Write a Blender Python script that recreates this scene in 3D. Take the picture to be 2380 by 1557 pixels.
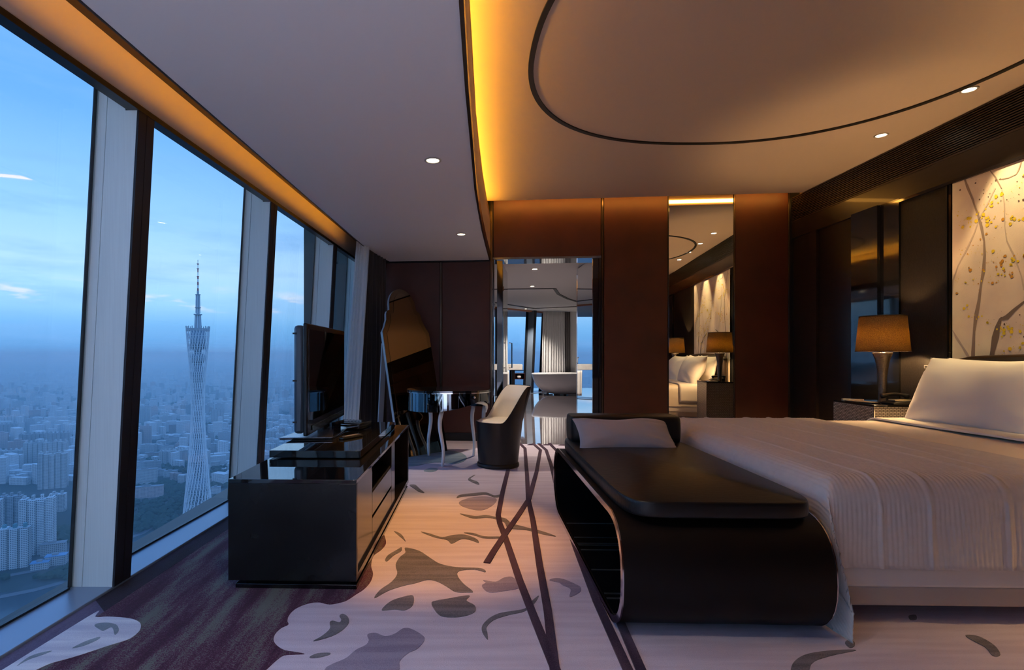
import bpy, bmesh, math, random
from mathutils import Vector, Matrix

for o in list(bpy.data.objects):
    bpy.data.objects.remove(o, do_unlink=True)
scene = bpy.context.scene
COL = scene.collection
R = math.radians

# ------------------------------------------------------------------ camera
F, CX, CY, HC = 1200.0, 1070.0, 822.0, 1.1      # focal length and principal point in px of 2380x1557, eye height
cam_d = bpy.data.cameras.new('camera')
cam = bpy.data.objects.new('camera', cam_d)
COL.objects.link(cam)
cam_d.sensor_width = 36.0
cam_d.lens = F / 2380.0 * 36.0
cam_d.shift_x = (1190.0 - CX) / 2380.0
cam_d.shift_y = (CY - 778.5) / 2380.0
cam_d.clip_start = 0.02
cam_d.clip_end = 90000.0
cam.location = (0, 0, HC)
cam.rotation_euler = (R(90), 0, 0)
scene.camera = cam

# ------------------------------------------------------------------ view
vs = scene.view_settings
vs.view_transform = 'Standard'
vs.look = 'None'
vs.gamma = 1.0
vs.use_curve_mapping = False
scene.cycles.transparent_max_bounces = 16
scene.cycles.max_bounces = 8
scene.cycles.adaptive_threshold = 0.02
scene.cycles.caustics_reflective = False
scene.cycles.caustics_refractive = False
scene.cycles.volume_bounces = 1          # light scattered more than once in the evening haze
vs.exposure = 1.05


def srgb(r, g, b):
    def f(c):
        c /= 255.0
        return c / 12.92 if c <= 0.04045 else ((c + 0.055) / 1.055) ** 2.4
    return (f(r), f(g), f(b), 1.0)


# ------------------------------------------------------------------ sky at dusk
SKY = 0.75
world = bpy.data.worlds.new('dusk_sky')
scene.world = world
world.use_nodes = True
nt = world.node_tree
nt.nodes.clear()
out = nt.nodes.new('ShaderNodeOutputWorld')
bg = nt.nodes.new('ShaderNodeBackground')
bg.inputs['Strength'].default_value = SKY
tc = nt.nodes.new('ShaderNodeTexCoord')
sep = nt.nodes.new('ShaderNodeSeparateXYZ')
nt.links.new(tc.outputs['Generated'], sep.inputs[0])
ramp = nt.nodes.new('ShaderNodeValToRGB')
cr = ramp.color_ramp
stops = [(0.0, (70, 118, 170)), (0.497, (88, 148, 210)), (0.510, (100, 160, 218)), (0.525, (116, 174, 226)), (0.543, (152, 200, 240)),
         (0.570, (170, 207, 243)), (0.615, (142, 190, 242)), (0.68, (104, 162, 236)), (0.75, (92, 150, 234)), (1.0, (84, 142, 222))]
mz = nt.nodes.new('ShaderNodeMath'); mz.operation = 'MULTIPLY_ADD'
mz.inputs[1].default_value = 0.5; mz.inputs[2].default_value = 0.5
nt.links.new(sep.outputs['Z'], mz.inputs[0])
nt.links.new(mz.outputs[0], ramp.inputs[0])
while len(cr.elements) > 1:
    cr.elements.remove(cr.elements[-1])
cr.elements[0].position = stops[0][0]; cr.elements[0].color = srgb(*stops[0][1])
for p, c in stops[1:]:
    e = cr.elements.new(p); e.color = srgb(*c)
# flat streaky clouds
mp = nt.nodes.new('ShaderNodeMapping'); mp.inputs['Scale'].default_value = (2.2, 2.2, 16.0)
nt.links.new(tc.outputs['Generated'], mp.inputs[0])
n1 = nt.nodes.new('ShaderNodeTexNoise'); n1.inputs['Scale'].default_value = 1.6; n1.inputs['Detail'].default_value = 7.0
n1.inputs['Roughness'].default_value = 0.62
nt.links.new(mp.outputs[0], n1.inputs['Vector'])
r1 = nt.nodes.new('ShaderNodeValToRGB')
r1.color_ramp.elements[0].position = 0.47; r1.color_ramp.elements[0].color = (0, 0, 0, 1)
r1.color_ramp.elements[1].position = 0.75; r1.color_ramp.elements[1].color = (0.75, 0.75, 0.75, 1)
nt.links.new(n1.outputs['Fac'], r1.inputs[0])
mixc = nt.nodes.new('ShaderNodeMixRGB'); mixc.blend_type = 'MIX'
mixc.inputs['Color2'].default_value = srgb(122, 170, 224)
nt.links.new(r1.outputs[0], mixc.inputs['Fac'])
nt.links.new(ramp.outputs[0], mixc.inputs['Color1'])
# a thin row of sunlit cumulus just above the horizon haze
mp2 = nt.nodes.new('ShaderNodeMapping'); mp2.inputs['Scale'].default_value = (9.0, 9.0, 46.0)
nt.links.new(tc.outputs['Generated'], mp2.inputs[0])
n2 = nt.nodes.new('ShaderNodeTexNoise'); n2.inputs['Scale'].default_value = 1.3; n2.inputs['Detail'].default_value = 5.0
nt.links.new(mp2.outputs[0], n2.inputs['Vector'])
r2 = nt.nodes.new('ShaderNodeValToRGB')
r2.color_ramp.elements[0].position = 0.53; r2.color_ramp.elements[0].color = (0, 0, 0, 1)
r2.color_ramp.elements[1].position = 0.64; r2.color_ramp.elements[1].color = (1, 1, 1, 1)
nt.links.new(n2.outputs['Fac'], r2.inputs[0])
band = nt.nodes.new('ShaderNodeValToRGB')
be = band.color_ramp.elements
be[0].position = 0.536; be[0].color = (0, 0, 0, 1)
be[1].position = 0.541; be[1].color = (0.8, 0.8, 0.8, 1)
e = be.new(0.549); e.color = (0.5, 0.5, 0.5, 1)
e = be.new(0.560); e.color = (0, 0, 0, 1)
nt.links.new(mz.outputs[0], band.inputs[0])
mb = nt.nodes.new('ShaderNodeMath'); mb.operation = 'MULTIPLY'
nt.links.new(r2.outputs[0], mb.inputs[0]); nt.links.new(band.outputs[0], mb.inputs[1])
mixd = nt.nodes.new('ShaderNodeMixRGB')
mixd.inputs['Color2'].default_value = srgb(236, 226, 226)
nt.links.new(mb.outputs[0], mixd.inputs['Fac'])
nt.links.new(mixc.outputs[0], mixd.inputs['Color1'])
nt.links.new(mixd.outputs[0], bg.inputs['Color'])
nt.links.new(bg.outputs[0], out.inputs['Surface'])

# strengths of the lamps the place has and of the added fill lamps (used by the builders below)
P_COVE, P_SLOT, P_POCKET = 21.0, 9.0, 9.0
HAZE = 0.00018
P_DOWN, P_ART, P_LAMP, P_BATH, P_LOUNGE_FILL = 13.0, 60.0, 680.0, 125.0, 150.0


# ------------------------------------------------------------------ geometry helpers
def at(px, py, Y):
    """point that the photo shows at px,py, standing at depth Y"""
    return Vector(((px - CX) / F * Y, Y, HC - (py - CY) / F * Y))


def flat(px, py, Z=0.0):
    """point at height Z that the photo shows at px,py"""
    Y = (HC - Z) * F / (py - CY)
    return Vector(((px - CX) / F * Y, Y, Z))


class MB:
    def __init__(self):
        self.v, self.f = [], []

    def add(self, verts, faces):
        n = len(self.v)
        self.v += [tuple(p) for p in verts]
        self.f += [tuple(i + n for i in f) for f in faces]
        return self

    def box(self, x0, x1, y0, y1, z0, z1):
        return self.hexa([(x0, y0, z0), (x1, y0, z0), (x1, y1, z0), (x0, y1, z0)],
                         [(x0, y0, z1), (x1, y0, z1), (x1, y1, z1), (x0, y1, z1)])

    def hexa(self, b, t):
        return self.add(list(b) + list(t), [(3, 2, 1, 0), (4, 5, 6, 7), (0, 1, 5, 4), (1, 2, 6, 5), (2, 3, 7, 6), (3, 0, 4, 7)])

    def prism(self, poly, z0, z1):
        n = len(poly)
        a = sum(poly[i][0] * poly[(i + 1) % n][1] - poly[(i + 1) % n][0] * poly[i][1] for i in range(n))
        if a < 0:
            poly = poly[::-1]
        vs_ = [(p[0], p[1], z0) for p in poly] + [(p[0], p[1], z1) for p in poly]
        fs = [tuple(range(n))[::-1], tuple(range(n, 2 * n))] + [(i, (i + 1) % n, n + (i + 1) % n, n + i) for i in range(n)]
        return self.add(vs_, fs)

    def prism_x(self, poly, x0, x1):      # poly of (y,z) extruded along x
        n = len(poly)
        vs_ = [(x0, p[0], p[1]) for p in poly] + [(x1, p[0], p[1]) for p in poly]
        fs = [tuple(range(n))[::-1], tuple(range(n, 2 * n))] + [(i, (i + 1) % n, n + (i + 1) % n, n + i) for i in range(n)]
        return self.add(vs_, fs)

    def lathe(self, prof, seg=32, cx=0.0, cy=0.0, cap=True, sx=1.0, sy=1.0):
        m = len(prof)
        vs_, fs = [], []
        for i in range(seg):
            a = 2 * math.pi * i / seg
            for r, z in prof:
                vs_.append((cx + sx * r * math.cos(a), cy + sy * r * math.sin(a), z))
        for i in range(seg):
            j = (i + 1) % seg
            for k in range(m - 1):
                fs.append((i * m + k, j * m + k, j * m + k + 1, i * m + k + 1))
        if cap:
            fs.append(tuple(i * m for i in range(seg))[::-1])
            fs.append(tuple(i * m + m - 1 for i in range(seg)))
        return self.add(vs_, fs)

    def tube(self, pts, rad, seg=10, flatten=1.0):
        pts = [Vector(p) for p in pts]
        n = len(pts)
        rads = rad if isinstance(rad, (list, tuple)) else [rad] * n
        vs_, fs = [], []
        up = Vector((0, 0, 1))
        prev = None
        for i, p in enumerate(pts):
            t = (pts[min(i + 1, n - 1)] - pts[max(i - 1, 0)]).normalized()
            a = t.cross(up)
            if a.length < 1e-3:
                a = t.cross(Vector((0, 1, 0)))
            a.normalize()
            if prev is not None and a.dot(prev) < 0:
                a = -a
            prev = a
            b = a.cross(t)
            for k in range(seg):
                w = 2 * math.pi * k / seg
                vs_.append(p + (a * math.cos(w) + b * math.sin(w) * flatten) * rads[i])
        for i in range(n - 1):
            for k in range(seg):
                l = (k + 1) % seg
                fs.append((i * seg + k, i * seg + l, (i + 1) * seg + l, (i + 1) * seg + k))
        fs.append(tuple(range(seg))[::-1])
        fs.append(tuple((n - 1) * seg + k for k in range(seg)))
        return self.add(vs_, fs)

    def ribbon(self, pts, w, z0, z1):
        """flat band of width w following 2-d points"""
        L, Rr = [], []
        n = len(pts)
        P = [Vector((p[0], p[1])) for p in pts]
        for i in range(n):
            t = (P[min(i + 1, n - 1)] - P[max(i - 1, 0)]).normalized()
            nn = Vector((-t.y, t.x))
            L.append(P[i] + nn * w / 2); Rr.append(P[i] - nn * w / 2)
        for i in range(n - 1):
            q = [Rr[i], Rr[i + 1], L[i + 1], L[i]]
            self.hexa([(a.x, a.y, z0) for a in q], [(a.x, a.y, z1) for a in q])
        return self

    def grid(self, fn, nu, nv, close_u=False):
        vs_ = [fn(i / (nu if close_u else nu - 1), j / (nv - 1)) for i in range(nu) for j in range(nv)]
        fs = []
        for i in range(nu if close_u else nu - 1):
            a = (i + 1) % nu
            for j in range(nv - 1):
                fs.append((i * nv + j, a * nv + j, a * nv + j + 1, i * nv + j + 1))
        return self.add(vs_, fs)

    def mesh(self, name, mat=None, smooth=False, fix=True):
        me = bpy.data.meshes.new(name)
        me.from_pydata(self.v, [], self.f)
        if fix:
            bm = bmesh.new(); bm.from_mesh(me)
            bmesh.ops.recalc_face_normals(bm, faces=bm.faces)
            bm.to_mesh(me); bm.free()
        if mat:
            me.materials.append(mat)
        if smooth:
            me.polygons.foreach_set('use_smooth', [True] * len(me.polygons))
        me.update()
        return me

    def build(self, name, mat=None, parent=None, smooth=False, bevel=0.0, seg=2, subsurf=0, fix=True, autosmooth=None):
        me = self.mesh(name, mat, smooth or autosmooth is not None, fix)
        o = bpy.data.objects.new(name, me)
        COL.objects.link(o)
        if parent:
            o.parent = parent
        if autosmooth is not None:
            me.set_sharp_from_angle(angle=R(autosmooth))
        if bevel:
            m = o.modifiers.new('bevel', 'BEVEL'); m.width = bevel; m.segments = seg; m.limit_method = 'ANGLE'
            me.polygons.foreach_set('use_smooth', [True] * len(me.polygons)); me.set_sharp_from_angle(angle=R(50))
        if subsurf:
            m = o.modifiers.new('sub', 'SUBSURF'); m.levels = subsurf; m.render_levels = subsurf
        return o


def tag(o, label=None, cat=None, group=None, kind=None):
    if label: o['label'] = label
    if cat: o['category'] = cat
    if group: o['group'] = group
    if kind: o['kind'] = kind
    return o


def thing(name, loc, rz, label, cat, group=None):
    o = bpy.data.objects.new(name, None)
    o.empty_display_size = 0.1
    COL.objects.link(o)
    o.location = loc; o.rotation_euler = (0, 0, rz)
    return tag(o, label, cat, group)


def copy_tree(o, parent=None):
    c = o.copy(); COL.objects.link(c)
    if parent: c.parent = parent
    for ch in list(o.children):
        copy_tree(ch, c)
    return c


# ------------------------------------------------------------------ materials
MATS = {}


def pmat(name, col, rough=0.5, metal=0.0, spec=0.5, noise=0.0, nscale=20.0, bump=0.0, bscale=200.0, stretch=(1, 1, 1),
         coat=0.0, sheen=0.0, trans=0.0, detail=4.0, coords='Object'):
    if name in MATS: return MATS[name]
    m = bpy.data.materials.new(name); m.use_nodes = True
    n = m.node_tree; b = n.nodes['Principled BSDF']
    c = col if len(col) == 4 else (*col, 1.0)
    b.inputs['Base Color'].default_value = c
    b.inputs['Roughness'].default_value = rough
    b.inputs['Metallic'].default_value = metal
    b.inputs['Specular IOR Level'].default_value = spec
    b.inputs['Coat Weight'].default_value = coat
    b.inputs['Coat Roughness'].default_value = 0.03
    b.inputs['Sheen Weight'].default_value = sheen
    b.inputs['Transmission Weight'].default_value = trans
    if noise or bump:
        t = n.nodes.new('ShaderNodeTexCoord'); mp_ = n.nodes.new('ShaderNodeMapping')
        mp_.inputs['Scale'].default_value = stretch
        n.links.new(t.outputs[coords], mp_.inputs[0])
    if noise:
        x = n.nodes.new('ShaderNodeTexNoise'); x.inputs['Scale'].default_value = nscale; x.inputs['Detail'].default_value = detail
        n.links.new(mp_.outputs[0], x.inputs['Vector'])
        hs = n.nodes.new('ShaderNodeHueSaturation'); hs.inputs['Color'].default_value = c
        mr = n.nodes.new('ShaderNodeMapRange')
        mr.inputs['From Min'].default_value = 0.25; mr.inputs['From Max'].default_value = 0.75
        mr.inputs['To Min'].default_value = 1 - noise; mr.inputs['To Max'].default_value = 1 + noise
        n.links.new(x.outputs['Fac'], mr.inputs['Value']); n.links.new(mr.outputs[0], hs.inputs['Value'])
        n.links.new(hs.outputs[0], b.inputs['Base Color'])
    if bump:
        y = n.nodes.new('ShaderNodeTexNoise'); y.inputs['Scale'].default_value = bscale; y.inputs['Detail'].default_value = 3.0
        n.links.new(mp_.outputs[0], y.inputs['Vector'])
        bu = n.nodes.new('ShaderNodeBump'); bu.inputs['Strength'].default_value = bump; bu.inputs['Distance'].default_value = 0.004
        n.links.new(y.outputs['Fac'], bu.inputs['Height']); n.links.new(bu.outputs[0], b.inputs['Normal'])
    MATS[name] = m
    return m


def emit(name, col, strength):
    m = bpy.data.materials.new(name); m.use_nodes = True
    n = m.node_tree; n.nodes.clear()
    e_ = n.nodes.new('ShaderNodeEmission'); o_ = n.nodes.new('ShaderNodeOutputMaterial')
    e_.inputs[0].default_value = (*col[:3], 1); e_.inputs[1].default_value = strength
    n.links.new(e_.outputs[0], o_.inputs[0])
    MATS[name] = m
    return m


def glass_mat(name, tint, refl=1.0):
    """thin sheet of glass: lets light straight through, mirrors a little"""
    m = bpy.data.materials.new(name); m.use_nodes = True
    n = m.node_tree; n.nodes.clear()
    o_ = n.nodes.new('ShaderNodeOutputMaterial')
    tr = n.nodes.new('ShaderNodeBsdfTransparent'); tr.inputs[0].default_value = (*tint, 1)
    gl = n.nodes.new('ShaderNodeBsdfGlossy'); gl.inputs['Roughness'].default_value = 0.0
    lw = n.nodes.new('ShaderNodeLayerWeight'); lw.inputs[0].default_value = 0.5      # Schlick curve, same on both faces
    pw = n.nodes.new('ShaderNodeMath'); pw.operation = 'POWER'; pw.inputs[1].default_value = 5.0
    n.links.new(lw.outputs['Facing'], pw.inputs[0])
    fr = n.nodes.new('ShaderNodeMath'); fr.operation = 'MULTIPLY_ADD'; fr.inputs[1].default_value = 0.95; fr.inputs[2].default_value = 0.025
    n.links.new(pw.outputs[0], fr.inputs[0])
    mu = n.nodes.new('ShaderNodeMath'); mu.operation = 'MULTIPLY'; mu.inputs[1].default_value = refl
    mx = n.nodes.new('ShaderNodeMixShader')
    n.links.new(fr.outputs[0], mu.inputs[0]); n.links.new(mu.outputs[0], mx.inputs[0])
    n.links.new(tr.outputs[0], mx.inputs[1]); n.links.new(gl.outputs[0], mx.inputs[2])
    n.links.new(mx.outputs[0], o_.inputs[0])
    MATS[name] = m
    return m


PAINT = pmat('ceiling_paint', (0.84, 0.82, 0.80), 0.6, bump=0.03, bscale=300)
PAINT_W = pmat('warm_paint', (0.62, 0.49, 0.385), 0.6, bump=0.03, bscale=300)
LEATHER_P = pmat('brown_leather_panel', (0.070, 0.016, 0.006), 0.45, noise=0.25, nscale=3, bump=0.25, bscale=420)
BRONZE = pmat('bronze_trim', (0.10, 0.075, 0.055), 0.25, metal=0.9)
DARKMETAL = pmat('dark_metal', (0.018, 0.020, 0.024), 0.3, metal=0.5)
CHROME = pmat('chrome', (0.80, 0.82, 0.84), 0.06, metal=1.0)
BLACKGLOSS = pmat('black_lacquer', (0.006, 0.006, 0.007), 0.06, spec=0.6, coat=0.6)
BLACKMATT = pmat('black_satin', (0.010, 0.010, 0.011), 0.4)
MIRROR = pmat('mirror_silver', (0.86, 0.87, 0.86), 0.0, metal=1.0)
GLASS = glass_mat('window_glass', (0.93, 0.97, 0.985), 0.9)
CLEAR = glass_mat('clear_glass', (0.90, 0.95, 0.95), 1.4)
FIN = pmat('fin_panel_grey', (0.80, 0.91, 0.89), 0.35, noise=0.04, nscale=6, stretch=(30, 30, 0.6))
FIN_DARK = pmat('fin_dark_edge', (0.024, 0.021, 0.023), 0.42)
FRAME_BLACK = pmat('window_frame_black', (0.010, 0.013, 0.018), 0.35)
SILL = pmat('sill_metal', (0.30, 0.38, 0.48), 0.32, metal=0.35)
FASCIA = pmat('fascia_paint', (0.62, 0.56, 0.50), 0.5)
WENGE = pmat('dark_wenge', (0.022, 0.012, 0.008), 0.4, noise=0.3, nscale=5, stretch=(1, 1, 12))

# ================================================================== the setting
# ---- window wall on the left: leans inward with height, runs slightly askew
def wx(s, Y, Z):
    return -1.765 + 0.06 * Y + s + 0.0525 * Z


WTOP = 2.50
sill = MB().hexa([(wx(-0.205, -7.0, 0), -7.0, -0.06), (wx(0, -7.0, 0), -7.0, -0.06), (wx(0, 6.9, 0), 6.9, -0.06), (wx(-0.205, 6.9, 0), 6.9, -0.06)],
                 [(wx(-0.205, -7.0, 0), -7.0, 0.012), (wx(0, -7.0, 0), -7.0, 0.012), (wx(0, 6.9, 0), 6.9, 0.012), (wx(-0.205, 6.9, 0), 6.9, 0.012)]).build('trim_window_sill', SILL, bevel=0.004)
tag(sill, kind='structure')


def lean_box(mb, s0, s1, y0, y1, z0, z1):
    mb.hexa([(wx(s0, y0, z0), y0, z0), (wx(s1, y0, z0), y0, z0), (wx(s1, y1, z0), y1, z0), (wx(s0, y1, z0), y1, z0)],
            [(wx(s0, y0, z1), y0, z1), (wx(s1, y0, z1), y0, z1), (wx(s1, y1, z1), y1, z1), (wx(s0, y1, z1), y1, z1)])
    return mb


FIN_Y = [-6.47, -4.99, -3.51, -2.03, -0.55, 0.93, 2.41, 3.86, 5.40, 6.60]  # negative depths: unseen lounge windows added to let in more daylight
for i, yf in enumerate(FIN_Y):
    ZF = 2.236                                   # the room-side half stops under the fascia, the glass-side half runs up behind it
    fb_ = lean_box(MB(), -0.195, -0.006, yf + 0.006, yf + 0.104, 0.012, ZF)
    fin = lean_box(fb_, -0.195, -0.062, yf + 0.006, yf + 0.104, ZF, WTOP).build('trim_%d' % (i + 1), FIN_DARK)
    tag(fin, kind='structure')
    lean_box(MB(), -0.195, -0.148, yf, yf + 0.006, 0.012, WTOP).build('fin_face_panel', FIN, fin)
    lean_box(lean_box(MB(), -0.145, -0.004, yf, yf + 0.006, 0.012, ZF), -0.145, -0.062, yf, yf + 0.006, ZF, WTOP).build('fin_face_panel', FIN, fin)
    lean_box(MB(), -0.195, -0.004, yf + 0.104, yf + 0.110, 0.012, ZF).build('fin_face_panel', FIN, fin)
    lean_box(MB(), -0.006, 0.004, yf, yf + 0.053, 0.012, ZF).build('fin_edge_strip', FIN_DARK, fin)
    lean_box(MB(), -0.006, 0.004, yf + 0.058, yf + 0.11, 0.012, ZF).build('fin_edge_strip', FIN_DARK, fin)
for i in range(len(FIN_Y) - 1):
    y0, y1 = FIN_Y[i] + 0.11, FIN_Y[i + 1]
    w = lean_box(MB(), -0.196, -0.188, y0, y1, 0.0, WTOP).build('window_%d' % (i + 1), GLASS)
    tag(w, kind='structure')
    lean_box(MB(), -0.200, -0.1945, y0, y0 + 0.018, 0.012, WTOP).build('window_frame', FRAME_BLACK, w)
    lean_box(MB(), -0.200, -0.1945, y1 - 0.018, y1, 0.012, WTOP).build('window_frame', FRAME_BLACK, w)
    lean_box(MB(), -0.204, -0.180, y0 + 0.028, y1 - 0.028, 0.012, 0.022).build('window_frame', FRAME_BLACK, w)

# fascia above the windows, washed by the hidden lamp strip of the curtain pocket
EDGE = [(-7.0, -1.75), (-0.30, -1.385), (1.72, -1.268), (2.14, -1.245), (4.0, -1.150), (5.62, -1.060), (6.2, -0.985), (6.75, -0.885)]


def edge_x(Y):
    for (a, xa), (b, xb) in zip(EDGE, EDGE[1:]):
        if Y <= b:
            return xa + (xb - xa) * (Y - a) / (b - a)
    return EDGE[-1][1]


fx = lambda Y: -1.765 + 0.06 * Y + 0.118
fa = MB().hexa([(fx(-7.0) - 0.05, -7.0, 2.262), (fx(-7.0), -7.0, 2.262), (fx(6.75), 6.75, 2.262), (fx(6.75) - 0.05, 6.75, 2.262)],
               [(fx(-7.0) - 0.05, -7.0, 2.50), (fx(-7.0), -7.0, 2.50), (fx(6.75), 6.75, 2.50), (fx(6.75) - 0.05, 6.75, 2.50)]).build('trim_window_fascia', FASCIA)
tag(fa, kind='structure')
MB().hexa([(fx(-7.0) - 0.05, -7.0, 2.236), (fx(-7.0) + 0.006, -7.0, 2.236), (fx(6.75) + 0.006, 6.75, 2.236), (fx(6.75) - 0.05, 6.75, 2.236)],
          [(fx(-7.0) - 0.05, -7.0, 2.262), (fx(-7.0) + 0.006, -7.0, 2.262), (fx(6.75) + 0.006, 6.75, 2.262), (fx(6.75) - 0.05, 6.75, 2.262)]).build('fascia_bead', DARKMETAL, fa)
wal = MB().hexa([(fx(-7.0) - 0.40, -7.0, 2.49), (fx(-7.0) - 0.05, -7.0, 2.49), (fx(6.9) - 0.05, 6.9, 2.49), (fx(6.9) - 0.40, 6.9, 2.49)],
                [(fx(-7.0) - 0.40, -7.0, 3.3), (fx(-7.0) - 0.05, -7.0, 3.3), (fx(6.9) - 0.05, 6.9, 3.3), (fx(6.9) - 0.40, 6.9, 3.3)]).build('wall_left', FASCIA)
tag(wal, kind='structure')

# ---- ceilings
ZS, ZC = 2.281, 2.964
yw = lambda X: 6.535 - 0.092 * X            # back wall plane
yc = lambda X: 6.334 - 0.092 * X            # edge of the ceiling in front of the back wall (light slot behind it)
xr = lambda Y: 3.82 + 0.0229 * Y            # right wall plane
cpx = [(1068, 0), (1074, 90), (1082, 205), (1092, 312), (1103, 436), (1111, 486), (1119, 530), (1128, 568), (1138, 603)]
CURVE = [flat(px, py, ZS) for px, py in cpx]
CURVE = [Vector((CURVE[0].x - 0.03, -0.30, ZS)), Vector((CURVE[0].x - 0.012, 0.8, ZS))] + CURVE
CURVE[-1] = Vector((CURVE[-1].x, yw(CURVE[-1].x), ZS))
cpts = [(p.x, p.y) for p in CURVE]
ceil = MB().prism([(-0.9, -0.10), (5.2, -0.10), (5.2, yc(5.2) - 0.0), (-0.9, yc(-0.9))], ZC, ZC + 0.12)
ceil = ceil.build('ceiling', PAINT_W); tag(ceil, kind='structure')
# roof over the light slots
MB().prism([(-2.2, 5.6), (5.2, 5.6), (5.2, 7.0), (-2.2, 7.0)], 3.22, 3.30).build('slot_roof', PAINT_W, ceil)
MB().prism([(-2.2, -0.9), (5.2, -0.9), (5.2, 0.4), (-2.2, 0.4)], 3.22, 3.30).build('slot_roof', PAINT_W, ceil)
spoly = [(edge_x(y), y) for y in (-7.0, -0.30, 1.72, 2.14, 4.0, 5.62, 6.2)] + [(edge_x(6.62), yw(edge_x(6.62)))] + cpts[::-1] + [(0.22, -0.30), (0.22, -0.42), (2.40, -0.42), (2.40, -7.0)]
soffit = MB().prism(spoly, ZS, ZS + 0.075).build('soffit', PAINT, ceil)
# bronze bead along the soffit edge and the lit lip of the cove above it
off = lambda d: [(x + d, y) for x, y in cpts]
MB().ribbon(off(0.006), 0.016, ZS - 0.012, ZS + 0.085).build('soffit_edge_bead', BRONZE, ceil)
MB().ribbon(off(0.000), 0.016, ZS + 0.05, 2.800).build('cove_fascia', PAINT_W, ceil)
MB().ribbon(off(0.006), 0.010, 2.775, 2.812).build('cove_lip', pmat('gold_lip', (0.55, 0.36, 0.16), 0.35, metal=0.4), ceil)
MB().ribbon(off(-0.10), 0.21, 2.780, 2.800).build('cove_floor', PAINT, ceil)
# closing riser behind the cove
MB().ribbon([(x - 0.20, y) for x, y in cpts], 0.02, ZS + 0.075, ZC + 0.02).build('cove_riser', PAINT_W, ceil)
COVE = emit('cove_led', (1.0, 0.47, 0.035), P_COVE)
led = MB().ribbon([(x - 0.075, min(y, 6.25)) for x, y in cpts], 0.014, 2.806, 2.818).build('led_strip', COVE, ceil)
# pocket over the curtains
MB().prism([(fx(-7.0), -7.0), (edge_x(-7.0) + 0.16, -7.0), (edge_x(6.6) + 0.16, 6.6), (fx(6.6), 6.6)], 2.468, 2.50).build('pocket_roof', WENGE, ceil)
MB().hexa([(edge_x(-7.0) + 0.13, -7.0, ZS + 0.07), (edge_x(-7.0) + 0.16, -7.0, ZS + 0.07), (edge_x(6.65) + 0.16, 6.65, ZS + 0.07), (edge_x(6.65) + 0.13, 6.65, ZS + 0.07)],
          [(edge_x(-7.0) + 0.13, -7.0, 2.47), (edge_x(-7.0) + 0.16, -7.0, 2.47), (edge_x(6.65) + 0.16, 6.65, 2.47), (edge_x(6.65) + 0.13, 6.65, 2.47)]).build('pocket_side', FASCIA, ceil)
POCKET = emit('pocket_led', (1.0, 0.37, 0.012), P_POCKET)
MB().ribbon([(edge_x(y) + 0.075, y) for y in (-6.8, -0.3, 1.72, 4.0, 5.5)], 0.016, ZS + 0.079, ZS + 0.10).build('led_strip', POCKET, ceil)
MB().ribbon([(edge_x(y) - 0.004, y) for y in (-7.0, -0.30, 1.72, 2.14, 4.0, 5.62, 6.2, 6.55)], 0.008, ZS - 0.004, ZS + 0.08).build('pocket_edge_bead', WENGE, ceil)


# oval shadow groove on the bedroom ceiling
def oval(t, da):
    a, b, n = 1.57 + da, 1.473 + da, 2.3
    c, s = math.cos(t), math.sin(t)
    return (2.016 + a * math.copysign(abs(c) ** (2 / n), c), 3.10 + b * math.copysign(abs(s) ** (2 / n), s))


g = MB()
N = 120
ring = [oval(2 * math.pi * i / N, -0.017) for i in range(N)] + [oval(2 * math.pi * i / N, 0.017) for i in range(N)]
for i in range(N):
    j = (i + 1) % N
    q = [ring[i], ring[j], ring[N + j], ring[N + i]]
    g.hexa([(a, b, ZC - 0.010) for a, b in q], [(a, b, ZC + 0.002) for a, b in q])
g.build('oval_bead', pmat('groove_black', (0.010, 0.008, 0.007), 0.5), ceil)

# ---- back wall: leather panels, door opening, tall mirror
def bx(px):
    k = (px - CX) / F
    X = 6.535 * k / (1 + 0.092 * k)
    return X


def wall_seg(px0, px1, z0, z1, d0, d1, mb=None, X=None):
    """slab standing on the back wall plane between two photo columns; d = distance behind the plane"""
    mb = mb or MB()
    x0, x1 = X if X else (bx(px0), bx(px1))
    nx, ny = 0.0916, 0.9958
    b = []
    for x, d in ((x0, d0), (x1, d0), (x1, d1), (x0, d1)):
        b.append((x + nx * d, yw(x) + ny * d))
    mb.hexa([(p[0], p[1], z0) for p in b], [(p[0], p[1], z1) for p in b])
    return mb


wb = MB()
wall_seg(0, 0, -0.1, 3.3, 0.03, 0.16, wb, X=(-2.05, bx(1143)))
wall_seg(1143, 1397, 2.30, 3.3, 0.03, 0.16, wb)
wall_seg(0, 0, -0.1, 3.3, 0.03, 0.16, wb, X=(bx(1397), 4.7))
wb = wb.build('wall_back', BLACKMATT); tag(wb, kind='structure')
TRIM_E = 0.004


def panel(p0, p1, z0, z1, mat=LEATHER_P, d=0.0, name='leather_panel', X=None):
    return wall_seg(p0, p1, z0, z1, d, 0.03, X=X).build(name, mat, wb, bevel=0.003)


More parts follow.
